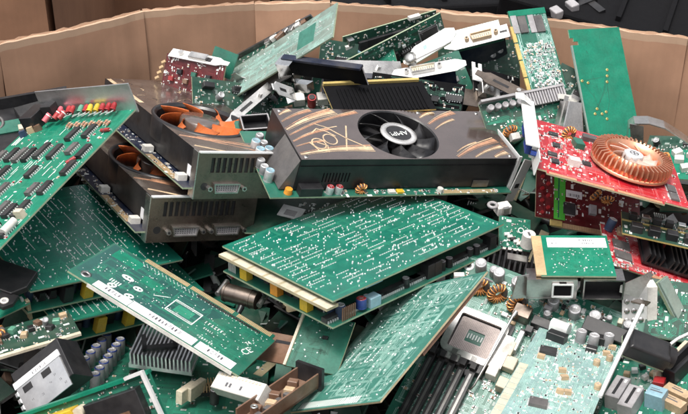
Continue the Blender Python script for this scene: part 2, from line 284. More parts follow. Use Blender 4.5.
    def mesh(s,name,mats):
        me=bpy.data.meshes.new(name); k=.001
        me.from_pydata([(v[0]*k,v[1]*k,v[2]*k) for v in s.v],[],s.f)
        for m in (mats if isinstance(mats,(list,tuple)) else [mats]): me.materials.append(M[m] if isinstance(m,str) else m)
        me.polygons.foreach_set('material_index',s.m); me.polygons.foreach_set('use_smooth',s.s)
        me.update(); return me
CACHE={}
def cached(key, fn):
    if key not in CACHE: CACHE[key]=fn()
    return CACHE[key]
def thing(name,label,cat,loc=(0,0,0),q=None,group=None,rot=None):
    o=bpy.data.objects.new(name,None); COL.objects.link(o); o.empty_display_size=.01
    o.rotation_mode='QUATERNION'; o.location=loc
    if q is not None: o.rotation_quaternion=q
    if rot is not None: o.rotation_quaternion=Euler([rad(a) for a in rot]).to_quaternion()
    o['label']=label; o['category']=cat
    if group: o['group']=group
    return o
def put(root,name,me,x=0,y=0,z=0,rz=0,rx=0,ry=0,label=None,stuff=False):
    o=bpy.data.objects.new(name,me); COL.objects.link(o); o.parent=root
    o.location=(x*.001,y*.001,z*.001); o.rotation_euler=(rx,ry,rz)
    if label: o['label']=label
    if stuff: o['kind']='stuff'
    return o
def bev(o,w=.4,seg=2):
    b=o.modifiers.new('bevel','BEVEL'); b.width=w*.001; b.segments=seg; b.limit_method='ANGLE'; b.angle_limit=rad(40); return o
def text(root,name,s,x,y,z,size,m,rz=0,ext=.05,sx=1):
    c=bpy.data.curves.new(name,'FONT'); c.body=s; c.size=size*.001; c.align_x='CENTER'; c.align_y='CENTER'; c.extrude=ext*.001; c.materials.append(M[m]); c.resolution_u=3
    t=bpy.data.objects.new(name,c); me=bpy.data.meshes.new_from_object(t); bpy.data.objects.remove(t)
    o=bpy.data.objects.new(name,me); COL.objects.link(o); o.parent=root; o.location=(x*.001,y*.001,z*.001); o.rotation_euler=(0,0,rz); o.scale=(sx,1,1); return o
def pose_thing(key,name,label,cat,group=None):
    p=POSE[key]; o=thing(name,label,cat,p['loc'],p['q'],group); return o,p['w']*1000,p['h']*1000,p['f']
def rect(w,h): return [(-w/2,-h/2),(w/2,-h/2),(w/2,h/2),(-w/2,h/2)]
def pcb(root,outline,m='green',edge='edge',thick=1.6,z=0,name='circuit_board'):
    me=MB().prism(outline,z-thick,z,0,1).mesh(name,[m,edge]); return put(root,name,me)
def traces(root,w,h,n,seed,m='trace',wd=.45,long=.4,z=.03,cx=0,cy=0,vias=True):
    r=random.Random(seed); b=MB()
    for i in range(n):
        x=r.uniform(-w/2+2,w/2-2); y=r.uniform(-h/2+2,h/2-2); pts=[(x,y)]; ax=r.random()<.5
        for k in range(r.randint(2,4)):
            L=r.uniform(.05,long)*(w if ax else h)*r.choice((-1,1))
            nx,ny=(x+L,y) if ax else (x,y+L)
            nx=min(max(nx,-w/2+2),w/2-2); ny=min(max(ny,-h/2+2),h/2-2)
            if (nx,ny)!=(x,y):
                pts.append((nx,ny)); x,y=nx,ny
            c=r.uniform(1,3)
            d=(x+c*r.choice((-1,1)),y+c*r.choice((-1,1)))
            if abs(d[0])<w/2-1.5 and abs(d[1])<h/2-1.5: pts.append(d); x,y=d
            ax=not ax
        if len(pts)>1:
            k=r.randint(1,4)
            for j in range(k):
                b.strip([(p[0]+j*1.1+cx,p[1]+j*1.1*(1 if i%2 else -1)+cy) for p in pts if abs(p[0]+j*1.1)<w/2-.5 and abs(p[1]+j*1.1)<h/2-.5 and abs(p[1]-j*1.1)<h/2-.5] or [(cx,cy),(cx+.1,cy)],wd,z,0)
        if vias: b.disc((x+cx,y+cy,z+.03),.6,6,1)
    return put(root,'copper_trace',b.mesh('copper_trace',[m,'solder']),stuff=True)
def solder_side(root,w,h,seed,along='y',dens=1.0,m='solder',cellx=10.5,celly=24,keep=None):
    r=random.Random(seed); b=MB()
    def pin(x,y,lx,ly,hz=.7): b.taper((x,y,0),(lx,ly,hz),.75,0)
    A,B=(w,h) if along=='y' else (h,w)
    bank=celly+2.5; nb_=int((B-12)/bank); x=-A/2+6
    while x<A/2-10:
        for k_ in range(nb_+1):
            if r.random()>.74*dens: continue
            n=r.choice((7,7,8,8,8,10)) if dens>.4 else r.choice((3,5,7)); y=-B/2+7+k_*bank+r.choice((0,0,0,2.54,-2.54)); x0=x+r.choice((0,0,0,1.27))
            for sdx in ((0,7.62) if r.random()<.72 else (0,)):
                for k in range(n):
                    px,py=x0+sdx,y+k*2.54
                    if py<B/2-3 and px<A/2-2 and r.random()<.96:
                        if along=='y': pin(px,py,.72,1.75,.55)
                        else: pin(py,px,1.75,.72,.55)
        x+=r.choice((11.4,12.7,12.7,14))
    for i in range(int(w*h/60*dens)):
        d=r.uniform(1.0,1.9); X,Y=r.uniform(-w/2+3,w/2-3),r.uniform(-h/2+3,h/2-3)
        b.cyl((X,Y,0),(X,Y,r.uniform(.5,1.3)),d/2,d*.25,6,0)
    return put(root,'solder_joint',b.mesh('solder_joint',[m]),stuff=True)
def smd(root,w,h,n,seed,cx=0,cy=0,avoid=(),mats=('chip','tan','solder','silk','brown'),big=1.0,name='surface_component'):
    r=random.Random(seed); b=MB()
    for i in range(n):
        x,y=r.uniform(-w/2,w/2),r.uniform(-h/2,h/2)
        if any(abs(x+cx-a[0])<a[2] and abs(y+cy-a[1])<a[3] for a in avoid): continue
        L=r.choice((1.6,2,2,3.2))*big; q=r.random()<.5; rz=math.pi/2 if q else 0
        k=r.randrange(3)
        if k==2: b.cbox((x+cx,y+cy,.1),(L*1.5,L*.8,.2),3,rz)
        else:
            b.cbox((x+cx,y+cy,.4*big),(L*.6,L*.6,.9*big),(0,1,4)[r.randrange(3)],rz)
            dx=(0,L*.42) if q else (L*.42,0)
            for sg in(-1,1): b.cbox((x+cx+sg*dx[0],y+cy+sg*dx[1],.4*big),(L*.25,L*.62,.95*big),2,rz)
    return put(root,name,b.mesh(name,list(mats)),stuff=True)
def m_dip(l,w=6.6,h=3.4,pins=True,m='chip'):
    def f():
        b=MB(); b.taper((0,0,.6),(w,l,h),.93,0)
        if pins:
            n=max(3,int(l/2.54))
            for i in range(n):
                y=(i-(n-1)/2)*2.54
                for sx in(-1,1):
                    b.box(sx*(w/2+.1)-.35,y-.6,0,sx*(w/2+.1)+.75*sx,y+.6,2.0,1) if sx>0 else b.box(-(w/2+.1)-.75,y-.6,0,-(w/2+.1)+.35,y+.6,2.0,1)
        b.disc((0,l/2-1.6,h+.62),.7,8,2)
        return b.mesh('chip',[m,'solder','black'])
    return cached(('dip',l,w,h,pins,m),f)
def m_qfp(s,h=2.0,m='chip',s2=None,pins=4):
    def f():
        b=MB(); t=s2 or s; b.taper((0,0,.2),(s,t,h),.9,0)
        for k in range(int(t/1.0)-1):
            y=-t/2+1+k*1.0
            for sx in(-1,1): b.cbox((sx*(s/2+.5),y,.35),(1.4,.45,.4),1)
        if pins==4:
            for k in range(int(s/1.0)-1):
                x=-s/2+1+k*1.0
                for sy in(-1,1): b.cbox((x,sy*(t/2+.5),.35),(.45,1.4,.4),1)
        b.disc((-s/2+2,t/2-2,h+.22),.6,8,2)
        return b.mesh('chip',[m,'solder','grey'])
    return cached(('qfp',s,h,m,s2,pins),f)
def m_ecap(r,h,sleeve='sleeve',top='captop',ring=None):
    def f():
        b=MB(); b.lathe([(0,0),(r,0),(r,.6),(r*.93,1.2),(r,1.8),(r,h-.9),(r*.93,h-.25),(r*.80,h)],18,[0,0,0,0,0,3,3] if ring else [0,0,0,0,0,0,1],smooth=True)
        b.lathe([(r*.80,h),(r*.78,h-.2),(0,h-.2)],18,1)
        b.cbox((0,0,h-.12),(r*1.3,.35,.15),2); b.cbox((0,0,h-.12),(.35,r*1.3,.15),2)
        return b.mesh('capacitor',[sleeve,top,'grey',ring or sleeve])
    return cached(('ecap',r,h,sleeve,top,ring),f)
def m_toroid(R=5.5,r=2.6,n=14,core='ferrite',wire='wire',gap=.12):
    def f():
        b=MB(); b.torus((0,0,0),R,r,24,8,0)
        for i in range(n):
            t=2*math.pi*(gap+(1-2*gap)*i/(n-1)); c=Vector((R*math.cos(t),R*math.sin(t),0)); e=Vector((math.cos(t),math.sin(t),0)); z=Vector((0,0,1))
            pts=[c+(e*math.cos(q)+z*math.sin(q))*(r+.55) for q in [2*math.pi*k/8 for k in range(9)]]
            b.tube(pts,.72,5,1)
        return b.mesh('coil',[core,wire])
    return cached(('tor',R,r,n,core,wire),f)
def m_dconn(wid,ht,dep=5,shell='tin',face='white',posts=True,rows=3):
    # D-shaped connector, opening towards +z, long side on x
    def f():
        b=MB(); t=1.2
        out=[(-wid/2,ht/2),(-wid/2+1.6,-ht/2),(wid/2-1.6,-ht/2),(wid/2,ht/2)]
        k=(wid-2.0)/wid; k2=(ht-2.0)/ht
        inn=[(x*k,y*k2) for x,y in out]
        n=4; vs=[(x,y,0) for x,y in out]+[(x,y,dep) for x,y in out]+[(x,y,dep) for x,y in inn]+[(x,y,dep-2.2) for x,y in inn]
        fs=[(i,(i+1)%n,n+(i+1)%n,n+i) for i in range(n)]+[(n+i,n+(i+1)%n,2*n+(i+1)%n,2*n+i) for i in range(n)]+[(2*n+i,2*n+(i+1)%n,3*n+(i+1)%n,3*n+i) for i in range(n)]
        b.add(vs,fs,0); b.add([vs[12+i] for i in range(4)],[(0,1,2,3)],1)
        for j in range(rows):
            for i in range(int(wid/2.6)-1):
                b.cbox(((i-(int(wid/2.6)-2)/2)*2.3,(j-(rows-1)/2)*1.9,dep-2.1),(.9,.8,.3),2)
        if posts:
            for sx in(-1,1):
                b.cyl((sx*(wid/2+4),0,0),(sx*(wid/2+4),0,5.2),2.5,2.5,6,0,smooth=False); b.cyl((sx*(wid/2+4),0,5.2),(sx*(wid/2+4),0,5.6),1.2,1.2,8,2)
        return b.mesh('connector',[shell,face,'black'])
    return cached(('dc',wid,ht,dep,shell,face,posts,rows),f)
def m_fingers(L,wd=5,pitch=1.0,m='gold',gaps=()):
    def f():
        b=MB(); n=int(L/pitch)
        for i in range(n):
            x=-L/2+(i+.5)*pitch
            if any(a<x<c for a,c in gaps): continue
            b.box(x-pitch*.36,0,0,x+pitch*.36,wd,.06,0)
        return b.mesh('contact_pad',[m])
    return cached(('fing',L,wd,pitch,m,gaps),f)
def m_header(nx,ny=2,h=8,body='black',pitch=2.54,pin='gold'):
    def f():
        b=MB(); b.box(-nx*pitch/2,-ny*pitch/2,0,nx*pitch/2,ny*pitch/2,h*.35,0)
        for i in range(nx):
            for j in range(ny): b.cbox(((i-(nx-1)/2)*pitch,(j-(ny-1)/2)*pitch,h*.6),(.64,.64,h*.8),1)
        return b.mesh('pin_header',[body,pin])
    return cached(('hdr',nx,ny,h,body,pitch),f)
def m_block(w,l,h,m,bevel=.5):
    def f():
        b=MB(); e=bevel
        vs=[]
        for z,k in((0,0),(h-e,0),(h,e)):
            vs+=[(-w/2+k,-l/2+k,z),(w/2-k,-l/2+k,z),(w/2-k,l/2-k,z),(-w/2+k,l/2-k,z)]
        fs=[(3,2,1,0),(8,9,10,11)]+[(a+i,a+(i+1)%4,a+4+(i+1)%4,a+4+i) for a in(0,4) for i in range(4)]
        b.add(vs,fs,0); return b.mesh('block',[m])
    return cached(('blk',w,l,h,m,bevel),f)
def m_shell(w,l,h,wall,m,inner='black',depth=.8):
    # hollow box open on top
    def f():
        b=MB(); d=h*(1-depth)
        o=rect(w,l); i=rect(w-2*wall,l-2*wall)
        vs=[(x,y,0) for x,y in o]+[(x,y,h) for x,y in o]+[(x,y,h) for x,y in i]+[(x,y,d) for x,y in i]
        fs=[(3,2,1,0)]+[(k*4+j,k*4+(j+1)%4,k*4+4+(j+1)%4,k*4+4+j) for k in range(3) for j in range(4)]+[(12,13,14,15)]
        b.add(vs,fs,[0]+[0]*8+[1]*4+[1]); return b.mesh('shell',[m,inner])
    return cached(('shl',w,l,h,wall,m,inner,depth),f)
def m_resistor(L=6,r=1.2,body='tan',lead=True):
    def f():
        b=MB(); b.cyl((-L/2,0,r+.3),(L/2,0,r+.3),r,r,10,0)
        for k,mi in((-.3,1),(-.1,2),(.15,1)): b.cyl((L*k-.35,0,r+.3),(L*k+.35,0,r+.3),r*1.03,r*1.03,10,mi)
        b.cyl((-L/2-2.5,0,r+.3),(L/2+2.5,0,r+.3),.3,.3,5,3)
        for sx in(-1,1): b.cyl((sx*(L/2+2.5),0,0),(sx*(L/2+2.5),0,r+.4),.3,.3,5,3)
        return b.mesh('resistor',[body,'redp','ink','solder'])
    return cached(('res',L,r,body),f)
def plate_hole(b,w,h,cx,cy,r,z,mi,n=40,outline=None,ky=1):
    o=outline or rect(w,h)
    ang=sorted(set([2*math.pi*i/n for i in range(n)]+[math.atan2(y-cy,x-cx)%(2*math.pi) for x,y in o]))
    def hit(t):
        d=(math.cos(t),math.sin(t)); best=1e9
        for i in range(len(o)):
            (x1,y1),(x2,y2)=o[i],o[(i+1)%len(o)]; ex,ey=x2-x1,y2-y1; den=d[0]*ey-d[1]*ex
            if abs(den)<1e-9: continue
            u=((x1-cx)*ey-(y1-cy)*ex)/den; s=((x1-cx)*d[1]-(y1-cy)*d[0])/den
            if u>0 and -1e-6<=s<=1+1e-6: best=min(best,u)
        return (cx+d[0]*best,cy+d[1]*best,z)
    m_=len(ang); vs=[(cx+r*math.cos(t)*r*ky/math.hypot(r*ky*math.cos(t),r*math.sin(t)),cy+r*math.sin(t)*r*ky/math.hypot(r*ky*math.cos(t),r*math.sin(t)),z) for t in ang]+[hit(t) for t in ang]
    b.add(vs,[(i,m_+i,m_+(i+1)%m_,(i+1)%m_) for i in range(m_)],mi)
def m_blade(r0,r1,h,sweep,twist,m,wd=1.0,th=.9):
    def f():
        b=MB(); n=5; vs=[]
        for k in range(n):
            u=k/(n-1); r=r0+(r1-r0)*u; t=sweep*u; half=wd*(0.32+.14*u)
            for sgn in(-1,1):
                a=t+sgn*half*.5; z=sgn*h*.5*twist
                for dz in(0,th): vs.append((r*math.cos(a),r*math.sin(a),z+dz))
        fs=[]
        for k in range(n-1):
            a=k*4; c=a+4
            fs+=[(a,c,c+2,a+2),(a+1,a+3,c+3,c+1),(a,a+1,c+1,c),(a+2,c+2,c+3,a+3)]
        fs+=[(0,2,3,1),((n-1)*4,(n-1)*4+1,(n-1)*4+3,(n-1)*4+2)]
        b.add(vs,fs,0,True); return b.mesh('fan_blade',[m])
    return cached(('bld',r0,r1,h,sweep,twist,m,wd),f)
def barcode(root,x0,y0,x1,y1,z,seed,m='ink',vertical=True):
    r=random.Random(seed); b=MB(); x=x0
    while x<x1:
        w=r.choice((.3,.3,.6,.9)); b.box(x,y0,z,min(x+w,x1),y1,z+.03,0); x+=w+r.choice((.4,.5,.9))
    return put(root,'barcode',b.mesh('barcode',[m]),stuff=True)
def glyphs(b,x,y,n,ht,z,r,mi=0,rz=0,adv=.75):
    # illegible small print: short strokes
    for i in range(n):
        ox=x+i*ht*adv
        for k in range(3):
            a=r.random(); 
            if a<.4: b.box(ox+r.uniform(0,.4)*ht*.5,y,z,ox+r.uniform(0,.4)*ht*.5+.16*ht,y+ht,z+.03,mi)
            else: 
                yy=y+r.choice((0,.42,.84))*ht; b.box(ox,yy,z,ox+.5*ht,yy+.16*ht,z+.03,mi)
def m_bracket(L,wd=18,th=.9,m='bright',tab=11,slots=(),notch=True):
    # long slot cover lying in the xy plane, bent tab at +x
    def f():
        b=MB()
        out=[(-L/2-9,-wd*.22),(-L/2-9,wd*.22),(-L/2-1,wd*.28),(-L/2+4,wd/2),(L/2,wd/2),(L/2,-wd/2),(-L/2+4,-wd/2),(-L/2-1,-wd*.28)]
        b.prism(out[::-1],-th,0,0)
        if tab: b.box(L/2-th,-wd/2,-th-tab,L/2+.3,wd/2,-th+.2,0)
        for (x0,y0,x1,y1) in slots: b.box(x0,y0,-.05,x1,y1,.06,1)
        return b.mesh('bracket',[m,'black'])
    return cached(('brk',L,wd,th,m,tab,tuple(slots)),f)
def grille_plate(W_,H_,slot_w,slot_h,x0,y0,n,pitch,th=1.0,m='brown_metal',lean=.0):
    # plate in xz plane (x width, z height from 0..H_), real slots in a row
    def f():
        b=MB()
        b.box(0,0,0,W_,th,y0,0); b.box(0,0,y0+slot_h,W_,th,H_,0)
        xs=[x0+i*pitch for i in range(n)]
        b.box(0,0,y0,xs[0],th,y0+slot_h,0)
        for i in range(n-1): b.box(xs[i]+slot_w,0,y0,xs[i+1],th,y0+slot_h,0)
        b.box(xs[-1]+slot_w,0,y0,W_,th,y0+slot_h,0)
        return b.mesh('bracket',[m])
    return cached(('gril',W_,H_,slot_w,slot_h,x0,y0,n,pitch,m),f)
# ================================================================ large structure: ground, boxes, heap
def struct(o,kind='structure'): o['kind']=kind; return o
g=bpy.data.objects.new('ground',MB().box(-30000,-30000,-200,30000,60000,0).mesh('ground','concrete')); COL.objects.link(g); struct(g)
RIM=[(-.50,.035),(-.366,.154),(-.228,.253),(-.103,.280),(-.016,.283),(.109,.253),(.224,.228),(.369,.174),(.50,.115)]
BOX=RIM+[(.53,-.33),(.40,-.52),(-.40,-.52),(-.53,-.33)]
def card_panel(a,b,z0,z1,seed,thick=.007,rimw=.008,sag=.0,m=('card','card_edge')):
    # one panel of a corrugated box: curved sheet with a frayed, folded top edge
    r=random.Random(seed); a=Vector(a); b=Vector(b); d=b-a; L=d.length; d.normalize(); out=Vector((-d.y,d.x))  # outward (left of a->b, panels run clockwise)
    n=max(3,int(L/.005)); rows=[0,.3,.6,.72,.78,.82,.86,.89,.92,.95,.975,.988,1.0]
    dents=[(r.random(),r.uniform(.74,.98),r.uniform(.03,.10),r.uniform(.02,.07),r.uniform(-.004,.004)) for _ in range(6)]
    B=MB(); vs=[]; ph=r.uniform(0,6)
    jit=[r.uniform(-1,1) for _ in range(n+1)]; jit=[(jit[max(i-1,0)]+2*jit[i]+jit[min(i+1,n)])/4 for i in range(n+1)]
    W_=len(rows)+6
    for i in range(n+1):
        u=i/n; p=a+d*(L*u); zt=z1+jit[i]*.0011+math.sin(u*4+ph)*.0006
        bow=math.sin(u*math.pi)*.004*math.sin(ph*3)
        for k in rows:
            off=bow*(1-k)+(.002*math.sin(u*9+k*7+ph) if 0<k<.95 else 0)+sum(am*math.exp(-((u-du)*L/sx)**2-((k-dk)*.66/sy)**2) for du,dk,sx,sy,am in dents)+(.002*max(0,1-abs(u-.93)*L/.012) if L>.13 else 0)
            q=p+out*off; vs.append((q.x*1000,q.y*1000,(z0+(zt-z0)*k)*1000))
        for dx,dz in((rimw*.22,.0002+jit[max(i-1,0)]*.0014),(rimw*.3,-.0022+jit[(i*5)%n]*.0012),(rimw*.72,-.0020+jit[(i*3)%n]*.0012),(rimw*.8,.0006+jit[(i*7)%n]*.0016),(rimw*1.05,-.006),(thick,-.03)):
            q=p+out*dx; vs.append((q.x*1000,q.y*1000,(zt+dz)*1000))
    fs=[];ms=[];sms=[]
    for i in range(n):
        for k in range(W_-1):
            fs.append((i*W_+k,(i+1)*W_+k,(i+1)*W_+k+1,i*W_+k+1)); ms.append(1 if k>=len(rows)-2 and k<W_-2 else 0); sms.append(k<len(rows)-2)
    B.add(vs,fs,ms,sms)
    # outer skin down to the base
    vs=[]
    for p in(a,b):
        q=p+out*thick; vs+=[(q.x*1000,q.y*1000,z0*1000),(q.x*1000,q.y*1000,(z1-.03)*1000)]
    B.add(vs,[(0,1,3,2)],0)
    return B.mesh('wall_panel',list(m))
root=thing('cardboard_box','large open corrugated cardboard box holding the heap of circuit boards','box',(0,0,0))
for i in range(len(BOX)):
    a,b=BOX[i],BOX[(i+1)%len(BOX)]
    put(root,'wall_panel',card_panel(a,b,.14,.80,i+3))
put(root,'bottom_panel',MB().prism([(x*1000,y*1000) for x,y in BOX][::-1],140,150).mesh('bottom_panel','card'))
pl=thing('pallet','wooden pallet under the big cardboard box','pallet',(0,0,0))
M['wood']=mat('pallet_wood',(.36,.25,.15),.8,scale=20,dust=.2)
for i in range(7): put(pl,'board',cached('plank',lambda:MB().box(-600,-50,118,600,50,138).mesh('board','wood')),0,-540+i*165,0)
for i in range(3): put(pl,'beam',cached('beam',lambda:MB().box(-50,-600,0,50,520,117).mesh('beam','wood')),-500+i*500,0,0)
def far_box(label,x0,x1,y0,y1,h,seed):
    r=thing('cardboard_box',label,'box',(0,0,0))
    P=[(x0,y1),(x1,y1),(x1,y0),(x0,y0)]
    for i in range(4): put(r,'wall_panel',card_panel(P[i],P[(i+1)%4],.0,h,seed+i,m=('card_far','card_edge')))
    put(r,'bottom_panel',MB().box(x0*1000,y0*1000,0,x1*1000,y1*1000,8).mesh('bottom_panel','card_far'))
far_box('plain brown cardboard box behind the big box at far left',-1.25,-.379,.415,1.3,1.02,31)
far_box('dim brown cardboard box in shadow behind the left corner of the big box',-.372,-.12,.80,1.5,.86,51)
# black plastic scrap beyond the rim
def shell_scrap(name,label,loc,rz,size,seed,rx=0,ry=0,ribs=5,m='matte_black'):
    r=random.Random(seed); o=thing(name,label,'plastic shell',loc,rot=(rx,ry,rz),group=None); w,d,h=size
    b=MB(); out=[(-w/2,-d/2),(w/2-20,-d/2),(w/2,-d/2+20),(w/2,d/2-30),(w/2-30,d/2),(-w/2+12,d/2),(-w/2,d/2-12)]
    b.prism(out,0,h,0); bev(put(o,'casing',b.mesh('casing',[m])),4,2)
    for i in range(ribs): put(o,'rib',cached(('rib',d,m),lambda:MB().box(-3,-d*.42,0,3,d*.42,7).mesh('rib',[m])),-w/2+30+i*(w-60)/max(1,ribs-1),0,h)
    bev(put(o,'raised_panel',MB().box(-w*.2,-d*.2,0,w*.25,d*.1,14).mesh('raised_panel',['black_rough'])),2)
    return o
shell_scrap('plastic_casing','long black plastic casing lying behind the back rim in the middle',(.12,.56,.605),8,(360,260,120),1,rx=-6)
shell_scrap('plastic_casing','black ribbed plastic casing behind the rim beside the tall green board',(.36,.52,.565),-20,(300,240,190),2,rx=8,ry=10)
shell_scrap('plastic_casing','dark flat plastic tray in the far background between the boxes',(.02,1.05,.40),-5,(620,300,160),3)
o=thing('latch_frame','small black plastic latch with grey clips resting on the black casing by the rim','latch',(.285,.42,.735),rot=(10,-12,25))
put(o,'frame',MB().box(-45,-6,0,45,6,10).box(-45,-30,0,-36,-6,8).box(30,-30,0,40,-6,8).mesh('frame','black'))
for x in(-20,4): bev(put(o,'clip',MB().box(-6,-8,0,6,8,12).mesh('clip','grey'),x,-8,9),1.5)
o=thing('cardboard_flap','grey brown cardboard flap leaning behind the right end of the rim','cardboard flap',(.50,.50,.70),rot=(62,0,-24))
M['flap']=cardboard('grey_brown_board',(.30,.235,.20),.5)
bev(put(o,'sheet',MB().prism([(-150,-190),(190,-190),(200,150),(-60,150)],-4,4).mesh('sheet','flap')),2)
o=thing('plastic_bag','small crumpled white bag on the dim box beyond the rim','bag',(-.135,.82,.86))
r=random.Random(8); b=MB(); prof=[(52,0),(60,8),(48,24),(30,33),(8,38),(0,38)]
b.lathe(prof,18,0); b.v=[(x*(1+r.uniform(-.25,.25)),y*(1+r.uniform(-.25,.25)),z*(1+r.uniform(-.2,.2))) for x,y,z in b.v]
put(o,'sack',b.mesh('sack','white'))
# dark mass of smaller scrap under the boards that can be told apart
def heap_z(x,y): return .656+.20*y-.02*abs(x)
r=random.Random(77); b=MB()
mats=['dgreen','black_rough','black_pcb','dk_metal','green2','edge_tan','solder','black','brown','bluep']
for i in range(3200):
    x,y=r.uniform(-.47,.47),r.uniform(-.47,.25)
    if y>.27-.32*max(0,abs(x+.02)-.05)-.03: continue
    z=heap_z(x,y)-abs(r.gauss(0,.020))-.004
    R=Euler((r.gauss(0,.5),r.gauss(0,.5),r.uniform(0,6.3))).to_matrix()
    k=r.random(); c=(x*1000,y*1000,z*1000)
    if k<.42: b.cbox(c,(r.uniform(18,55),r.uniform(14,40),1.6),r.choice((0,0,0,2,4)),R=R)
    elif k<.62: b.cbox(c,(r.uniform(6,20),r.uniform(4,12),r.uniform(3,10)),r.choice((1,7,7,3,8)),R=R)
    elif k<.74:
        d=R@Vector((0,0,1))*r.uniform(5,11); b.cyl(Vector(c)-d,Vector(c)+d,r.uniform(2.5,5),None,9,r.choice((7,9,3,6)))
    elif k<.86: b.cbox(c,(r.uniform(20,60),r.uniform(4,12),1.0),r.choice((3,3,6,5)),R=R)
    else:
        d=R@Vector((1,0,0))
        for j in range(6): b.cbox(Vector(c)+d*j*2.54,(1,1,5),6,R=R)
h=bpy.data.objects.new('scrap_heap',b.mesh('scrap_heap',mats)); COL.objects.link(h); h['kind']='stuff'; h['label']='dark mass of small circuit board scrap down in the gaps of the heap'
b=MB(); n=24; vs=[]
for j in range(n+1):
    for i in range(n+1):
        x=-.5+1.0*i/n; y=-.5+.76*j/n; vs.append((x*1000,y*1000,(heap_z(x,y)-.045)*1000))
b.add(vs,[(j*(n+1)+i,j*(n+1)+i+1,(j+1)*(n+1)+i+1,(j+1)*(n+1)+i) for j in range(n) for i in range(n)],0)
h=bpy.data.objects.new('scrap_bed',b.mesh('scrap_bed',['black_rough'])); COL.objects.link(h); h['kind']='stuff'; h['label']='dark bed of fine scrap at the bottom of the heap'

# ================================================================ graphics cards
def fan(root,cx,cy,z,r0,r1,nb,m,hubm='black',sweep=.5,twist=1,h=8,wd=.9):
    f=put(root,'fan',MB().lathe([(r0,-h*.4),(r0,h*.55),(r0*.92,h*.7),(0,h*.7)],28,0).mesh('fan',[hubm]),cx,cy,z)
    for i in range(nb): put(f,'fan_blade',m_blade(r0*.96,r1,h,sweep,twist,m,wd),rz=2*math.pi*i/nb,z=0)
    return f
# --- centre card
root,w,h,f=pose_thing('central_card','graphics_card','graphics card with glossy dark striped shroud and black fan in the middle of the heap','graphics card')
D=33; cx,cy,R=f['fan'][0]-4,0,40.3
b=MB(); plate_hole(b,w,h,cx,cy,R,0,0,56)
n=56
for z0,z1,r0,r1 in((0,-1.2,R,R-1.2),(-1.2,-16,R-1.2,R-1.5)):
    b.add([(cx+rr*math.cos(2*math.pi*i/n),cy+rr*math.sin(2*math.pi*i/n),zz) for rr,zz in((r0,z0),(r1,z1)) for i in range(n)],[(i,(i+1)%n,n+(i+1)%n,n+i) for i in range(n)],1,True)
b.disc((cx,cy,-16),R-1.5,n,1)
o=rect(w,h); vs=[(x,y,0) for x,y in o]+[(x,y,-D) for x,y in o]
b.add(vs,[(i,i+4,(i+1)%4+4,(i+1)%4) for i in range(4)],1); b.add(vs[4:],[(3,2,1,0)],1)
put(root,'shroud',b.mesh('shroud',['shroud_c','black']))
bev(put(root,'side_clip',MB().box(-9,-1,-4,9,0,4).mesh('side_clip','dk_metal'),w/2-32,-h/2-.3,-D+4),.3)
# print on the film: diagonal copper streaks and a scrawl
b=MB(); e=.05
for (x0,y0,x1,y1,wd,mi) in [(-w/2+2,6,-w/2+62,38,5.0,1),(-w/2+2,-3,-w/2+86,37,2.4,0),(-w/2+2,-13,-w/2+46,8,2.2,0),(-w/2+2,-33,-w/2+78,-24,5.0,1),(-w/2+2,19,-w/2+38,39,2.4,0),
      (-w/2+2,-21,-w/2+34,-12,1.4,0),(-w/2+3,30,-w/2+17,39,2.4,1),(-w/2+30,25,-w/2+58,39,2.0,0),
      (cx+36,28,cx+56,39,2.6,1),(cx+41,17,cx+80,39,3.2,0),(cx+44,8,cx+74,26,1.6,1),(cx+47,-38,cx+104,-10,4.2,0),(cx+66,-39,cx+105,-21,2.4,1),(cx+88,-39,cx+106,-31,3.2,1),(cx+50,-30,cx+80,-14,1.2,1)]:
    d=Vector((x1-x0,y1-y0)); L=d.length; d/=L; nn=Vector((-d.y,d.x))
    for sh,wk,mj in((0,.62,mi),(1.0,.16,1-mi),(-.95,.10,mi)):
        vs=[]
        for t in range(9):
            u=t/8; c=Vector((x0,y0))+d*L*u+nn*(math.sin(u*math.pi)*L*.045+sh*wd*(.4+.6*u)); hw=wd*wk*(.25+.75*u); vs+=[(*(c-nn*hw),e),(*(c+nn*hw),e)]
        b.add(vs,[(2*t,2*t+2,2*t+3,2*t+1) for t in range(8)],mj); e+=.003
    continue
    b.add([(x0-nn.x*.7,y0-nn.y*.7,e),(x1-nn.x,y1-nn.y,e),(x1+nn.x,y1+nn.y,e),(x0+nn.x*.7,y0+nn.y*.7,e)],[(0,1,2,3)],mi); e+=.004
put(root,'streak_print',b.mesh('streak_print',['copper_print','cream_print']),stuff=True)
b=MB(); X0,Y0=-w/2+30,-12; K=1.25
def scr(pts,wd=1.3): b.strip([(X0+x*K,Y0+y*K) for x,y in pts],wd*1.1,.12,0)
scr([(28,20),(22,4),(16,-12)]); scr([(12,16),(22,3),(34,-8)])
for ox in(0,-11):
    scr([(ox+8+5.2*math.cos(t),2+6.5*math.sin(t)+ox*.5) for t in [2*math.pi*k/16 for k in range(17)]],1.2)
scr([(-4,10),(2,16),(9,12),(14,6)],1.1); scr([(-10,-2),(-6,-12),(1,-14),(3,-6),(-4,-2)],1.2); scr([(3,22),(12,17),(20,19)],1.)
put(root,'scrawl',b.mesh('scrawl',['cream_print']),stuff=True)
fz=-6
f0=fan(root,cx,cy,fz,14,38.5,9,'black',sweep=.35,twist=1.1,h=9,wd=1.0)
put(f0,'hub_ring',MB().lathe([(18,0),(18,1.4),(12.6,1.8),(12.6,.4)],32,0).mesh('hub_ring',['hub']),0,0,5.6)
put(f0,'hub_disc',MB().disc((0,0,0),13,28,0).mesh('hub_disc',['black']),0,0,6.6)
text(f0,'lettering','AMP!',0,-.3,7.0,9,'silk',rz=math.pi+.15)
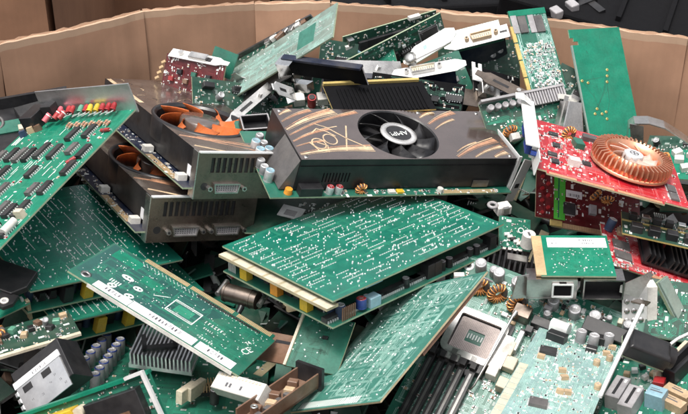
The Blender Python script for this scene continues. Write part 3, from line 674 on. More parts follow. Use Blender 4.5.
for x,y in((-w/2+6,h/2-4),(w/2-6,-h/2+4),(w/2-6,h/2-4),(-w/2+6,-h/2+4),(40,h/2-4)): put(root,'screw',cached('scrw',lambda:MB().lathe([(2.3,0),(2.1,.7),(0,.8)],12,0).cbox((0,0,.8),(3,.5,.12),1).cbox((0,0,.8),(.5,3,.12),1).mesh('screw',['tin','black'])),x,y,0)
put(root,'seam',MB().box(-w/2,-.2,0,w/2,.2,.6).mesh('seam','matte_black'),0,-h/2-.05,-7,rx=math.pi/2)
for i in range(9): put(root,'side_vent',cached('svent',lambda:MB().box(-.5,-5,0,.5,5,.3).mesh('side_vent','matte_black')),-w/2+26+i*3.2,-h/2-.1,-20,rx=math.pi/2)
b=MB()
for k in range(3):
    t=2*math.pi*k/3+.5; b.cbox((cx+math.cos(t)*25,cy+math.sin(t)*25,-14.5),(26,4,2),0,rz=t)
put(root,'fan_strut',b.mesh('fan_strut',['black_rough']),stuff=True)
# its circuit board and the parts along the left end
pm=[p for p in f['pcb']]; x0=-w/2-25
pcb(root,[(x0,-h/2-9),(w/2+2,-h/2-9),(w/2+2,h/2+6),(-w/2+4,h/2+13),(x0+4,h/2+13)],'green2',z=-D-1.5)
zt=-D-1.5
for i,(x,y) in enumerate([(-w/2-8,36),(-w/2-17,22),(-w/2-8,24),(-w/2-8,10),(-w/2-20,-4),(-w/2-17,9),(-w/2-20,-14),(-w/2-19,-25)]):
    put(root,'capacitor',m_ecap(4.4,12,'captop','cyan') if i%2 else m_ecap(4,9,'sleeve','captop'),x,y,zt)
for i,x in enumerate((-w/2+34,-w/2+43)): put(root,'capacitor',m_ecap(3.6,8,'captop','redp'),x,-h/2-4.3,zt,label='small silver capacitor with a red top')
put(root,'end_ramp',MB().add([(x,y,z) for y in(-h/2+1,2) for x,z in((-w/2-.3,-2),(-w/2-.3,-D),(-w/2-14,-D),(-w/2-12,-D+5))],[(0,3,2,1),(4,5,6,7),(0,4,7,3),(3,7,6,2)]).mesh('end_ramp','chip_grey'))
put(root,'power_socket',m_block(22,9,9,'black'),-w/2+14,-h/2-4.6,zt)
put(root,'coil',m_toroid(3.6,1.7,9),-w/2+66,-h/2-4.5,zt+4,rx=math.pi/2)
put(root,'ferrite_cap',MB().cyl((0,0,0),(0,0,5),4,3.4,12,0).mesh('ferrite_cap','amber'),-w/2-6,-h/2-3,zt)
for x in(-w/2+98,-w/2+107): put(root,'component',m_block(7,5,2.5,'yellow' if x>-w/2+100 else 'white'),x,-h/2-5,zt)
put(root,'component',MB().cyl((0,0,0),(0,0,4),3,None,10,0).mesh('component','white'),-w/2+150,-h/2-5,zt)
put(root,'contact_pad',m_fingers(62,6,1.1),w/2-45,-h/2-8.5,zt+.02,stuff=True)
smd(root,w*.9,7,70,5,0,-h/2-5.5).location.z=zt*.001
smd(root,14,h,30,6,-w/2-8,0).location.z=zt*.001
# bracket at the right end (two slots wide, seen along its edge)
brk=put(root,'bracket',MB().box(0,-h/2+1,-D-6,1.2,h/2+4,1.6,0).box(-1,-h/2-1,-D-4,2.4,-h/2+1,2.2,0).mesh('bracket',['bright']),w/2+2.5)
put(brk,'foot',MB().prism([(-6,-24),(5,-26),(10,22),(-2,26)],0,1.1).mesh('foot','bright'),6,-h/2-2,-D+8,rx=math.pi/2,rz=.2)
put(brk,'screw_hole',MB().cbox((0,0,0),(5,5,.3)).mesh('screw_hole','black'),7.5,-h/2-3.3,-D+2,rx=math.pi/2,rz=.2)

# --- the two cards with orange fans
def orange_card(label,key=None,loc=None,q=None,two=False,seed=1):
    p=POSE['gpu_upper']; root=thing('graphics_card',label,'graphics card',loc or p['loc'],p['q'],'graphics cards with orange fans'); w,h=p['w']*1000,p['h']*1000
    cx,cy=p['f']['fan']; cx+=1; cy-=3; R=43; D=30; KY=1.28
    b=MB()
    out=[(-w/2,-h/2),(w/2,-h/2),(w/2,h/2),(-w/2,h/2)]
    cx=cx*.4; plate_hole(b,w,h,cx,cy,R,0,0,52,ky=KY); n=52
    for z0,z1,r0,r1 in((0,0.8,R,R-.3),(.8,-1.5,R-.3,R-1.8),(-1.5,-18,R-1.8,R-2)):
        b.add([(cx+rr*math.cos(2*math.pi*i/n),cy+rr*KY*math.sin(2*math.pi*i/n),zz) for rr,zz in((r0,z0),(r1,z1)) for i in range(n)],[(i,(i+1)%n,n+(i+1)%n,n+i) for i in range(n)],1,True)
    b.disc((cx,cy,-18),R-2,n,1,(R-2)*KY)
    vs=[(x,y,0) for x,y in out]+[(x,y,-D) for x,y in out]
    b.add(vs,[(i,i+4,(i+1)%4+4,(i+1)%4) for i in range(4)],1); b.add(vs[4:],[(3,2,1,0)],1)
    put(root,'shroud',b.mesh('shroud',['shroud','black']))
    b=MB(); e=.05
    for (x0,y0,x1,y1,wd,mi) in [(-w/2+3,h/2-3,-w/2+6,cy+R*KY+3,5,1),(-w/2+2,cy-R*KY+4,w/2-14,-h/2+10,4.4,0),(-w/2+14,cy-R*KY-4,w/2-30,-h/2+4,2.4,0),(-w/2+4,-h/2+26,-w/2+30,-h/2+6,3.5,1),(w/2-30,h/2-26,w/2-6,h/2-60,2,1),(w/2-12,cy-R*KY+2,w/2-4,-h/2+20,4,1),(-w/2+18,cy-R*KY,-w/2+60,-h/2+30,1.6,0)]:
        b.strip([(x0,y0),((x0+x1)/2,(y0+y1)/2),(x1,y1)],wd,e,mi)
    put(root,'streak_print',b.mesh('streak_print',['copper_print','cream_print']),stuff=True)
    r=random.Random(seed); b=MB()
    for i in range(26):
        x,y=r.uniform(-w/2+6,w/2-8),r.uniform(cy+R*KY+4,h/2-6); a=r.uniform(0,3)
        b.strip([(x,y),(x+r.uniform(2,8)*math.cos(a),y+r.uniform(2,8)*math.sin(a)),(x+r.uniform(4,11)*math.cos(a+.6),y+r.uniform(4,9)*math.sin(a+.6))],r.uniform(.4,1.3),.06,r.randrange(2))
    put(root,'scuff',b.mesh('scuff',['black','cream_print']),stuff=True)
    put(root,'fan_ring',MB().lathe([(R+3.5,-20),(R+3.5,-.5),(R+2.5,1.2),(R,1.4),(R-1,-2)],52,0).mesh('fan_ring','black'),cx,cy,0).scale=(1,KY,1)
    f0=fan(root,cx,cy,-6,19,40,8,'orange',hubm='shroud',sweep=.5,twist=1.5,h=11,wd=1.0); f0.scale=(1,KY,1)
    # board under the shroud, wider than it on the left
    pcb(root,[(-w/2-13,-h/2+2),(w/2+6,-h/2+2),(w/2+6,h/2-6),(-w/2-13,h/2-6)],'blue',z=-D-2)
    put(root,'contact_pad',m_fingers(72,7,1.1),-w/2-12.5,-h/2+62,-D-1.9,rz=-math.pi/2,stuff=True)
    for y in(-h/2+24,-h/2+108): put(root,'component',m_block(9,8,6,'white'),-w/2-6,y,-D-2)
    put(root,'sticker',MB().box(-.2,-7,-5,0,7,5).mesh('sticker','label'),-w/2-.3,-h/2+18,-D+8)
    smd(root,12,h*.8,60,seed+3,-w/2-6.5,0).location.z=(-D-2)*.001
    # slotted bracket
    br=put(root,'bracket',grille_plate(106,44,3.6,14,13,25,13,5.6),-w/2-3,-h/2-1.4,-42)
    for i in range(1,12): put(br,'louvre',cached('louv',lambda:MB().box(-.4,.9,0,.4,6,13).mesh('louvre','dk_metal')),13+i*5.6-1,0,25.5,rz=.3)
    put(br,'side_tab',MB().box(-.9,0,0,0,11,44).mesh('side_tab','tin'),0,0,0)
    put(br,'mesh_backing',MB().box(6,8,22,100,8.6,42).mesh('mesh_backing','black'))
    for x in((36,78) if two else (30,88)):
        c=put(br,'video_socket',m_dconn(26,9,4,'tin','grey',True,3),x,-.05,11,rx=math.pi/2)
    put(br,'screw_hole',MB().cyl((0,0,0),(0,-.2,0),3.6,None,14).mesh('screw_hole','black'),9,-.02,12)
    put(br,'rim_flange',MB().box(0,-3,0,106,1,1.2).mesh('rim_flange','bright'),0,0,44)
    return root
p=POSE['gpu_upper']
orange_card('upper graphics card with orange fan and dusty black shroud, left of the centre card',seed=4)
orange_card('lower of the two orange fan graphics cards, with two video sockets showing',loc=(p['loc'][0]-.0435,p['loc'][1]-.0135,p['loc'][2]-.0375),two=True,seed=9)

# --- red card with the round copper cooler
root,w,h,f=pose_thing('red_fan','graphics_card','bright red graphics card with round copper finned cooler at right','graphics card','red graphics cards')
pcb(root,[(-w/2,-h/2),(-w/2+8,-h/2),(-w/2+8,-h/2-5),(w/2-24,-h/2-5),(w/2-24,-h/2),(w/2,-h/2),(w/2,h/2),(-w/2,h/2)],'red','edge_tan')
traces(root,w,h,75,3,'trace_red',.4,.22)
put(root,'contact_pad',m_fingers(w-36,4.2,1.1,gaps=((-26,-22),(8,11))),-8,-h/2-4.8,.02,stuff=True)
cx,cy=f['fan']; cx-=1; cy-=8; Ro,Ri=37,28
put(root,'cooler_base',MB().lathe([(Ro,1),(Ro,3.5),(Ro-1,4),(0,4)],44,0).mesh('cooler_base','copper'),cx,cy,2)
put(root,'cooler_ring',MB().lathe([(Ri-1,4),(Ri-1,15),(Ri-2.2,15),(Ri-2.2,4)],44,0).mesh('cooler_ring','copper'),cx,cy,2)
nf=46
for i in range(nf): put(root,'fin',cached('cfin',lambda:MB().add([(x,y,z) for y in(-.75,.75) for x,z in((0,3),(9.5,3),(11,8),(9.5,14.5),(1,16),(0,15))],[(0,1,2,3,4,5),(11,10,9,8,7,6)]+[(i,6+i,6+(i+1)%6,(i+1)%6) for i in range(6)]).mesh('fin','copper')),cx+math.cos(2*math.pi*i/nf)*(Ri-1),cy+math.sin(2*math.pi*i/nf)*(Ri-1),2,rz=2*math.pi*i/nf+.12)
f0=put(root,'fan',MB().lathe([(9.5,0),(9.5,9),(8.5,10),(0,10)],28,[0,0,1]).mesh('fan',['hub','label']),cx,cy,6)
for i in range(9): put(f0,'fan_blade',m_blade(9,23,6,.5,1.0,'clear',.95),rz=2*math.pi*i/9,z=5)
put(f0,'emblem',MB().lathe([(4.4,0),(4.4,.15),(3.4,.15),(3.4,0)],24,0).cbox((0,0,.1),(6,1.1,.15),0).cbox((0,0,.1),(1.1,6,.15),0).mesh('emblem','ink'),0,0,10.1)
for i,(x,y) in enumerate(f['chips']): put(root,'chip',m_qfp(7,1.6,s2=9,pins=2),x,y,0,rz=rad(90*(i%2)))
put(root,'chip',m_qfp(8,1.6,pins=2),-22,-20,0); put(root,'chip',m_qfp(8,1.6,'chip_grey',14,2),57,-26,0,label='worn grey memory chip by the fan'); put(root,'chip',m_qfp(8,1.6,'chip_grey',14,2),57,-42,0,rz=.02)
put(root,'crystal',m_block(9,13,6,'green2'),f['choke'][0][0],f['choke'][0][1]-3,0,rz=.2)
put(root,'coil',m_toroid(5,2,12),f['coil'][0]-1,f['coil'][1]+5,4,rx=math.pi/2,rz=.4)
put(root,'coil',m_toroid(5,2,12),58,30,4,rx=math.pi/2,rz=1.0)
put(root,'component',m_block(10,8,7,'white'),f['white'][0][0],f['white'][0][1],0,rz=.1)
put(root,'component',m_block(14,8,5,'chip_grey'),-14,38,0)
for x,y in((60,20),(50,42),(62,44)): put(root,'capacitor',m_ecap(3,6,'tan','tan'),x,y,0)
smd(root,60,h-10,230,12,-w/2+30,0,avoid=[(cx,cy,36,36)],mats=('chip','trace_red','solder','silk','tan'))
smd(root,22,h-16,30,13,w/2-14,0,avoid=[(cx,cy,36,36)])
bk=put(root,'bracket',MB().box(-1.2,-h/2-3,-6,0,h/2+2,11).mesh('bracket','bright'),-w/2-1)
put(bk,'flange',MB().box(-13,-h/2-2,0,0,h/2-8,1.2).mesh('flange','bright'),0,18,12)
put(bk,'bent_tab',MB().add([(x,y,z) for y in(-7,7) for x,z in((0,0),(-4,7),(-12,11),(-20,10),(-20,8.6),(-12,9.4),(-3,5.6),(1.2,-1))],[(0,1,6,7),(1,2,5,6),(2,3,4,5),(15,14,9,8),(14,13,10,9),(13,12,11,10)]+[(i,(i+1)%8,8+(i+1)%8,8+i) for i in range(8)]).mesh('bent_tab','bright'),0,h/2+2,8)
put(bk,'video_socket',m_dconn(26,9,9,'bluep','bluep',True,3),-1.2,14,5,rx=math.pi/2,rz=-math.pi/2)
put(bk,'video_socket',m_dconn(26,9,9,'bluep','bluep',True,3),-1.2,-22,5,rx=math.pi/2,rz=-math.pi/2)
for y in(14,-22): put(bk,'socket_shell',m_shell(31,11,5,1,'tin','black'),-1.2,y,5,rx=math.pi/2,rz=-math.pi/2)

# --- red card standing below it
root,w,h,f=pose_thing('red_second','graphics_card','red card with shade in its colour and a lime green tape strip standing under the copper cooler card','graphics card','red graphics cards')
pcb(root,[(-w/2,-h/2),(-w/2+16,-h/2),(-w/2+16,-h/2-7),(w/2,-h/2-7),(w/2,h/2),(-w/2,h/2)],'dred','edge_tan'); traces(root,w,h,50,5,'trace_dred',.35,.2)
a,c=f['stripe']; put(root,'tape_strip',MB().box(-5.5,-h/2+1,.1,5.5,h/2-1,.6).mesh('tape_strip','lime'),a[0]+4,0,0)
put(root,'trace_line',MB().box(-.6,-h/2+3,.6,.6,h/2-3,.7).mesh('trace_line','green2'),a[0]+3,0,0)
put(root,'sticker',MB().box(-8,-4,0,8,4,.15).mesh('sticker','label'),f['stk'][0][0]+4,f['stk'][0][1],.1); barcode(root,f['stk'][0][0]-2,f['stk'][0][1]-2.5,f['stk'][0][0]+10,f['stk'][0][1]+.5,.27,3)
put(root,'chip',m_qfp(12,1.8),f['chip'][0][0]+1,f['chip'][0][1],0); put(root,'component',m_block(7,10,4,'grey'),f['stk2'][0],f['stk2'][1],0)
for i in range(7): put(root,'component',cached('redcap',lambda:MB().cyl((0,0,0),(0,0,2.2),2.1,1.8,9).mesh('component','redp')),-w/2+6+(i%2)*6,-h/2+5+i*6.5,0)
put(root,'contact_pad',m_fingers(w-20,5,1.1),6,-h/2-6.8,.03,stuff=True); put(root,'key_tab',m_block(12,6,2,'goldy'),-w/2+20,-h/2-4,.1)
put(root,'coil',m_toroid(4,1.6,9),6,6,4,rx=math.pi/2,rz=.8); put(root,'coil',m_toroid(4,1.6,9),18,3,4,rx=math.pi/2)
smd(root,w-6,h-6,90,15)

# --- red card with black finned heatsink
root,w,h,f=pose_thing('red_heatsink','graphics_card','red card with black finned heatsink at the right edge of the photo','graphics card','red graphics cards')
pcb(root,rect(w,h),'red','edge_tan'); traces(root,w,h,50,6,'trace_red',.5,.3)
sk=put(root,'heatsink',MB().box(-31,-17,0,31,17,3).mesh('heatsink','black'),16,3,2.5)
for i in range(13):
    if i in(4,): continue
    put(sk,'fin',cached('bfin',lambda:MB().box(-.8,-17,3,.8,17,13).mesh('fin','black')),-29+i*4.8,0,0)
put(sk,'spring_pin',MB().cyl((0,0,3),(0,0,11),2.4,2.0,12).mesh('spring_pin','redp'),-9.8,7,0)
put(root,'capacitor',m_ecap(4.2,12,'sleeve_b','captop'),-w/2+7,h/2-6,0,rx=-.3)
for k,y in((0,6),(1,-8)): put(root,'chip',m_qfp(10,1.6,'chip_grey',17,2),-w/2+18,y-2,0,rz=math.pi/2)
put(root,'component',m_block(6,8,4,'tan'),-w/2+19,h/2-5,0)
smd(root,w-4,7,60,16,0,-h/2+4); smd(root,24,h-6,40,17,-w/2+14,0)
put(root,'contact_pad',m_fingers(46,4,1.1),18,-h/2+.3,.03,stuff=True)
# ================================================================ bigger loose boards
# --- board with the silver end plate, left
root,w,h,f=pose_thing('control','circuit_board','bright green board of black chips with coloured lamps and a silver end plate at left','circuit board')
pcb(root,rect(w,h),'green3'); traces(root,w,h,90,11,'trace',.5,.25)
r=random.Random(21)
for j,y in enumerate((64,35,6,-23,-52,-81)):
    x=-w/2+9
    while x<w/2-6:
        if r.random()<.74 and not(j==0 and x<-20):
            yy=y+r.uniform(-3,3)-(4 if x<-10 else 0); L=r.choice((19.5,19.5,21,17.5,16,23))
            put(root,'chip',m_dip(L,6.4,3.4,True,r.choice(('chip','chip','chip_mid','chip_grey'))),x,yy,0,rz=r.uniform(-.02,.02))
        x+=r.choice((11.5,11.5,13,18))
b=MB()
for i in range(60):
    x,y=r.uniform(-w/2+5,w/2-5),r.uniform(-h/2+5,h/2-30); b.box(x-.4,y-6,.02,x+.4,y+6,.06,0)
for k in range(3): b.box(-w/2+3+k*2.4,52,.02,-w/2+4.2+k*2.4,88,.06,0)
put(root,'silkscreen',b.mesh('silkscreen','silk'),stuff=True)
smd(root,w-6,h-40,120,22,0,-14,mats=('tan','redp','solder','silk','white'))
for i in range(12): put(root,'resistor',m_resistor(6,1.3,'tan'),-5+i*4.6,h/2-24+(-1)**i*1.2,0,rz=math.pi/2+.1)
for x,y,m_ in((-w/2+13,h/2-30,'tan'),(-w/2+20,h/2-27,'brown'),(-w/2+8,h/2-36,'sleeve_b')): put(root,'capacitor',cached(('box',m_),lambda m_=m_:MB().taper((0,0,0),(7,4,6),.9).mesh('capacitor',m_)),x,y,0,rz=.5)
put(root,'resistor',m_resistor(9,2,'redp'),w/2-14,18,0,rz=1.1,label='red resistor'); put(root,'resistor',m_resistor(9,1.8,'redp'),w/2-9,66,0,rz=.1)
put(root,'capacitor',cached('whc',lambda:MB().cyl((0,-8,4),(0,8,4),3.6,None,12,0).mesh('capacitor','white')),w/2-7,-78,0,label='white tubular capacitor'); put(root,'capacitor',cached('box tan2',lambda:MB().taper((0,0,0),(9,6,7),.92).mesh('capacitor','cream')),w/2-10,-60,0)
pl=put(root,'end_plate',MB().box(-w/2+2,0,-3,w/2-1,1.6,26).mesh('end_plate','alu'),4,h/2-1,0,rx=-.12); bev(pl,.4)
put(root,'connector',m_block(16,26,15,'black'),-w/2+11,h/2-15,0); put(root,'connector',m_block(13,10,17,'black'),-w/2+26,h/2-8,0)
lx=[l[0] for l in f['leds']]
for i,(x,m_) in enumerate(zip((-24,-13,-9,2,9,14,22,29,36,43),('pink','redp','redp','greenp','redp','yellow','yellow','redp','redp','redp'))):
    ll=put(root,'lamp',cached(('led',m_),lambda m_=m_:MB().lathe([(2.9,0),(2.9,1),(2.5,1),(2.5,6),(1.8,7.8),(0,8.4)],14,0).mesh('lamp',m_)),x,h/2-10,6.5,rx=-1.15,ry=r.uniform(-.25,.25))
    put(ll,'lead',cached('ldl',lambda:MB().tube([(0,0,0),(0,-1,-3),(0,-6,-9)],.35,5).tube([(1.6,0,0),(1.6,-1.5,-3),(1.6,-7,-8)],.35,5).mesh('lead','solder')))
# three pink/red tall lamps in front
for x,y,m_,a in((-30,-20,'pink',.4),(-20,-16,'redp',.4),(-13,-17,'redp',.3)):
    put(root,'diode',cached(('dio',m_),lambda m_=m_:MB().cyl((-4.5,0,0),(4.5,0,0),2.8,None,12,0).cyl((2,0,0),(3,0,0),2.9,None,12,1).mesh('diode',[m_,'silk'])),x,h/2+y,9,rz=1.1,ry=-a)
# --- double board in the centre, left stack of two
def double_board(key,label,seed,loc=None,flip=False,gold=True,yx=(),gap=24,off=(0,0),group='double boards seen from the solder side',long_y=True,lower=True):
    p=POSE[key]; root=thing('circuit_board',label,'circuit board',loc or p['loc'],p['q'],group); w,h=p['w']*1000,p['h']*1000
    pcb(root,rect(w,h),'green'); solder_side(root,w,h,seed,'y'); traces(root,w,h,60,seed+1,'trace',.45,.3)
    if lower:
        b=MB().prism([(x+off[0],y+off[1]) for x,y in rect(w,h)],-gap-1.6,-gap,0,1); put(root,'lower_board',b.mesh('lower_board',['green2','edge']))
    if gold:
        b=MB().box(-w/2+2,-h/2-6,-8,w/2-1,-h/2+7,-5.4,0); put(root,'connector_strip',b.mesh('connector_strip','edge_tan'))
        c=MB()
        for i in range(7): c.box(-w/2+2.4+i*w/7,-h/2-5.8,-5.38,-w/2+w/7-.4+i*w/7,-h/2+3,-5.3,0)
        put(root,'contact_pad',c.mesh('contact_pad','cream'),stuff=True)
        b=MB()
        for i in range(7): b.cyl((-w/2+3+i*1.5,-h/2+4,-gap),(-w/2+3+i*1.5,-h/2+4,-5),.4,None,5,0)
        put(root,'pin_row',b.mesh('pin_row','solder'),stuff=True)
    r=random.Random(seed)
    for i,(x,m_) in enumerate(yx):
        put(root,'spacer',m_block(9,7,gap-6,m_,.6),x,-h/2+5,-gap)
    for i in range(14):
        x=-w/2+8+i*(w-16)/13; k=r.random()
        if k<.35: put(root,'chip',m_dip(19.5,6.4,8),x,-h/2+20,-gap,0)
        elif k<.7: put(root,'capacitor',m_ecap(4,12,'sleeve_b'),x,-h/2+16,-gap)
        else: put(root,'component',m_block(8,8,14,'black'),x,-h/2+14,-gap)
    for i in range(22):
        y=-h/2+9+i*(h-18)/21; k=r.random()
        if k<.5: put(root,'chip',m_dip(19.5,6.4,4),w/2-10,y,-gap,0)
        elif k<.8: put(root,'component',m_block(9,9,13,'black'),w/2-8,y,-gap)
        else: put(root,'capacitor',m_ecap(3.4,9,'black','grey'),w/2-8,y,-gap)
    return root,w,h,gap
root,w,h,gap=double_board('sandwich','large green double board, solder side up, in the centre below the striped graphics card',31,yx=((-44,'yellow'),(-4,'amber'),(33,'yellow')))
put(root,'capacitor',m_ecap(4.5,9,'bluep','redp'),w/2-4,-h/2+36,-gap+3); put(root,'connector',m_block(9,12,9,'cyan'),w/2-5,-h/2+50,-gap)
b=MB()
for i in range(8): b.box(w/2-2,-h/2+12+i*2,-gap,w/2-1,-h/2+12.7+i*2,-gap+12,0)
put(root,'pin_row',b.mesh('pin_row','brown'),stuff=True)
put(root,'component',m_block(6,20,3,'cyan'),w/2-6,-h/2+50,-4.6)
double_board('q1','green double board, solder side up, tucked under the left chip board',41,gold=False,yx=((-38,'black'),(-18,'yellow'),(40,'black')),gap=22)
p=POSE['q1']; qq=Quaternion(p['q'])
dl=Vector(p['loc'])+qq@Vector((.020,-.016,-.029))
double_board('q1','second green double board, lying below the first under the white label card',43,loc=tuple(dl),gold=False,yx=((-30,'yellow'),(0,'yellow'),(44,'black')),gap=22)
# --- network card with long white labels, front left
root,w,h,f=pose_thing('nic','expansion_card','green network card with three long white labels and tan contact edge, front left','expansion card')
gx0=-w/2+30
pcb(root,[(-w/2,-h/2),(w/2,-h/2),(w/2,h/2-7),(w/2-3,h/2-7),(w/2-3,h/2),(gx0,h/2),(gx0,h/2-6),(-w/2,h/2-6)],'green2','edge')
traces(root,w*.9,h*.8,60,51,'trace',.35,.22); 
put(root,'contact_pad',m_fingers(w-36,6,1.3,'gold',((-20,-17),(26,30))),13.5,h/2-6.2,.03,stuff=True)
# milky upper-left zone: pale ground plane under the mask
put(root,'ground_plane',MB().prism([(-w/2+2,-h/2+9),(w/2-72,-h/2+13),(w/2-40,h/2-9),(-w/2+2,h/2-8)],.005,.02).mesh('ground_plane','nicdark'))
for (cx,cy,a,c_) in((f['rect'][0],f['rect'][1],26,15),(-28,8,20,11)): put(root,'copper_area',MB().box(cx-a/2,cy-c_/2,.02,cx+a/2,cy+c_/2,.05).mesh('copper_area','green3'))
b=MB()
r=random.Random(5)
for i in range(90):
    x=-w/2+32+i*1.3; b.disc((x,h/2-9-(i%3)*1.6,.06),.5,6,0)
for i in range(150): b.disc((r.uniform(-w/2+4,w/2-4),r.uniform(-h/2+12,h/2-10),.06),r.uniform(.3,.7),6,0)
put(root,'via',b.mesh('via','silk'),stuff=True)
b=MB(); x,y=f['chip']; s=13
b.strip([(x-s,y-s*.8),(x+s,y-s*.8)],.9,.06,0); b.strip([(x+s,y-s*.8),(x+s,y+s*.8)],.9,.06,0); b.strip([(x+s,y+s*.8),(x-s,y+s*.8)],.9,.06,0); b.strip([(x-s,y+s*.8),(x-s,y-s*.8)],.9,.06,0)
b.strip([(x-s-16,y-2),(x-s-6,y+7)],.8,.06,0)
for i in range(24):
    for sy in(-1,1): b.box(x-s+1+i*1.05,y+sy*(s*.8-2)-1,.05,x-s+1.5+i*1.05,y+sy*(s*.8-2)+1,.07,0)
glyphs(b,x+s+6,y+2,7,4,.05,r); glyphs(b,x+s+9,y-6,5,2.6,.05,r); glyphs(b,x+s+10,y-20,7,3,.05,r)
put(root,'silkscreen',b.mesh('silkscreen','silk'),stuff=True)
put(root,'chip_pad',MB().box(x-8,y-6,.02,x+8,y+6,.06).mesh('chip_pad','trace'))
for i,(ox,oy) in enumerate(f['ov']):
    rr=3.4; b=MB().add([(rr*math.cos(2*math.pi*k/20)*(1.7 if i in(0,) else 1.25)+ .0,rr*math.sin(2*math.pi*k/20),.07) for k in range(20)],[list(range(20))],0)
    for sx in(-1.6,1.6): b.disc((sx,0,.10),1.1,10,1)
    put(root,'solder_pad',b.mesh('solder_pad',['silk','trace_dark']),ox,oy,0,rz=.3*i)
b=MB(); 
for i in range(5): b.box(-54+i*2.2,-20,.05,-53+i*2.2,-15,.07,0)
put(root,'silkscreen',b.mesh('silkscreen','silk'),stuff=True)
put(root,'mounting_hole',MB().lathe([(4.6,.05),(4.6,.25),(2,.25),(2,-.1)],20,[0,0,1]).disc((0,0,.02),2,12,1).mesh('mounting_hole',['tin','black']),f['hole'][0]+4,f['hole'][1]+6,0)
L=f['label']
for i in range(3):
    (xa,ya),(xb,yb)=L[2*i],L[2*i+1]; y0=-h/2+1.2; y1=-h/2+(12.5 if i else 11)
    put(root,'paper_label',MB().box(xa,y0,.02,xb,y1,.2).mesh('paper_label','label'))
    b=MB(); glyphs(b,xa+(xb-xa)*.28,(y0+y1)/2-1.4,int((xb-xa)*.5/3.0),4.2,.2,r,0); put(root,'label_print',b.mesh('label_print','ink'),stuff=True)
put(root,'edge_strip',MB().box(-w/2+20,-h/2-.6,-3.4,w/2-6,-h/2-.1,-.2).mesh('edge_strip','white'))
text(root,'lettering','CE',w/2-10,-4,.08,9.5,'silk',rz=rad(75)); text(root,'lettering','74',w/2-14,7,.08,6,'silk',rz=rad(75))
b=MB()
for i in range(30): b.box(gx0+58+i*2.1,h/2-11.5,0,gx0+59.4+i*2.1,h/2-8.8,1,0)
put(root,'solder_joint',b.mesh('solder_joint','dk_metal'),stuff=True)
# --- pale board leaning, bottom centre
root,w,h,f=pose_thing('pale_board','circuit_board','pale glossy green board with diagonal traces, solder side up, bottom centre','circuit board')
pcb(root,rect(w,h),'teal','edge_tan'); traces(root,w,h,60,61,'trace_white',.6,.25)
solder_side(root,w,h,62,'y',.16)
b=MB(); r=random.Random(64)
for i in range(6):
    for j in range(8):
        X,Y=-w/2+5+i*(w-10)/6,-h/2+12+j*(h-16)/8; a_,c_=(w-10)/6-2.2,(h-16)/8-2.4
        if r.random()<.16: continue
        for e_ in(0,1.1): b.strip([(X+e_,Y+e_),(X+a_-e_,Y+e_+2),(X+a_-e_,Y+c_-e_),(X+e_,Y+c_-e_-2),(X+e_,Y+e_)],.45,.05,0)
        for k in range(r.randint(2,5)):
            x1=X+r.uniform(2,a_-2); b.strip([(x1,Y+2),(x1+r.uniform(-1,3),Y+c_*.5),(x1+r.uniform(-1,2),Y+c_-2)],.5,.06,0)
        for k in range(4): b.disc((X+r.uniform(1,a_),Y+r.uniform(1,c_),.08),r.uniform(.6,1.1),7,1)
put(root,'panel_grid',b.mesh('panel_grid',['trace_white','silk']),stuff=True)
b=MB()
for i in range(28): b.box(-w/2+8+i*2.6,-h/2+2,.02,-w/2+9.5+i*2.6,-h/2+10,.08,0)
put(root,'contact_pad',b.mesh('contact_pad','silk'),stuff=True)
put(root,'edge_connector',MB().box(0,-h/2+60,-5.5,5,h/2-10,-1.7).mesh('edge_connector','brown'),w/2-7,0,0)
# --- dim board behind
root,w,h,f=pose_thing('green_dim','circuit_board','small dim green board with pale edge standing in the gap behind the pale leaning board','circuit board')
pcb(root,rect(w,h),'green2','edge_tan'); put(root,'edge_strip',MB().box(-1,-h/2,-1,1.4,h/2,2).mesh('edge_strip','cream'),-w/2,0,0); traces(root,w,h,25,66,'trace_dark',.5,.3); put(root,'component',m_block(5,3,2,'black'),3,6,0)
# --- motherboard
root,w,h,f=pose_thing('motherboard','motherboard','green motherboard with empty processor socket and copper coils, lower right','motherboard')
pcb(root,rect(w,h),'green2','edge_tan'); traces(root,w,h,200,71,'trace_pale',.4,.12)
H0=put(root,'mounting_hole',MB().lathe([(5,.05),(5,.3),(2.2,.3),(2.2,0)],20,[0,0,1]).disc((0,0,.03),2.2,12,1).mesh('mounting_hole',['solder','black']),f['hole'][0]+2,f['hole'][1],0)
for i,(x,y) in enumerate(f['caps']): put(root,'capacitor',m_ecap(5.2,13 if i<3 else 12,'sleeve'),x,y-7,0)
for i,(x,y) in enumerate([(-64,100),(-30,74),(60,84),(76,76),(70,60)]): put(root,'capacitor',m_ecap(4,10,'sleeve'),x,min(y,h/2-6)-4,0)
for i,(x,y) in enumerate(f['toroid']): put(root,'coil',m_toroid(6.4,2.9,14),x,y-3,7,rx=1.25,rz=.5+.25*i)
put(root,'coil',m_toroid(3.4,1.6,9),-24,60,4,rx=1.2,rz=.4); put(root,'coil',m_toroid(3.4,1.6,9),-84,64,4,rx=1.2,rz=1.2)
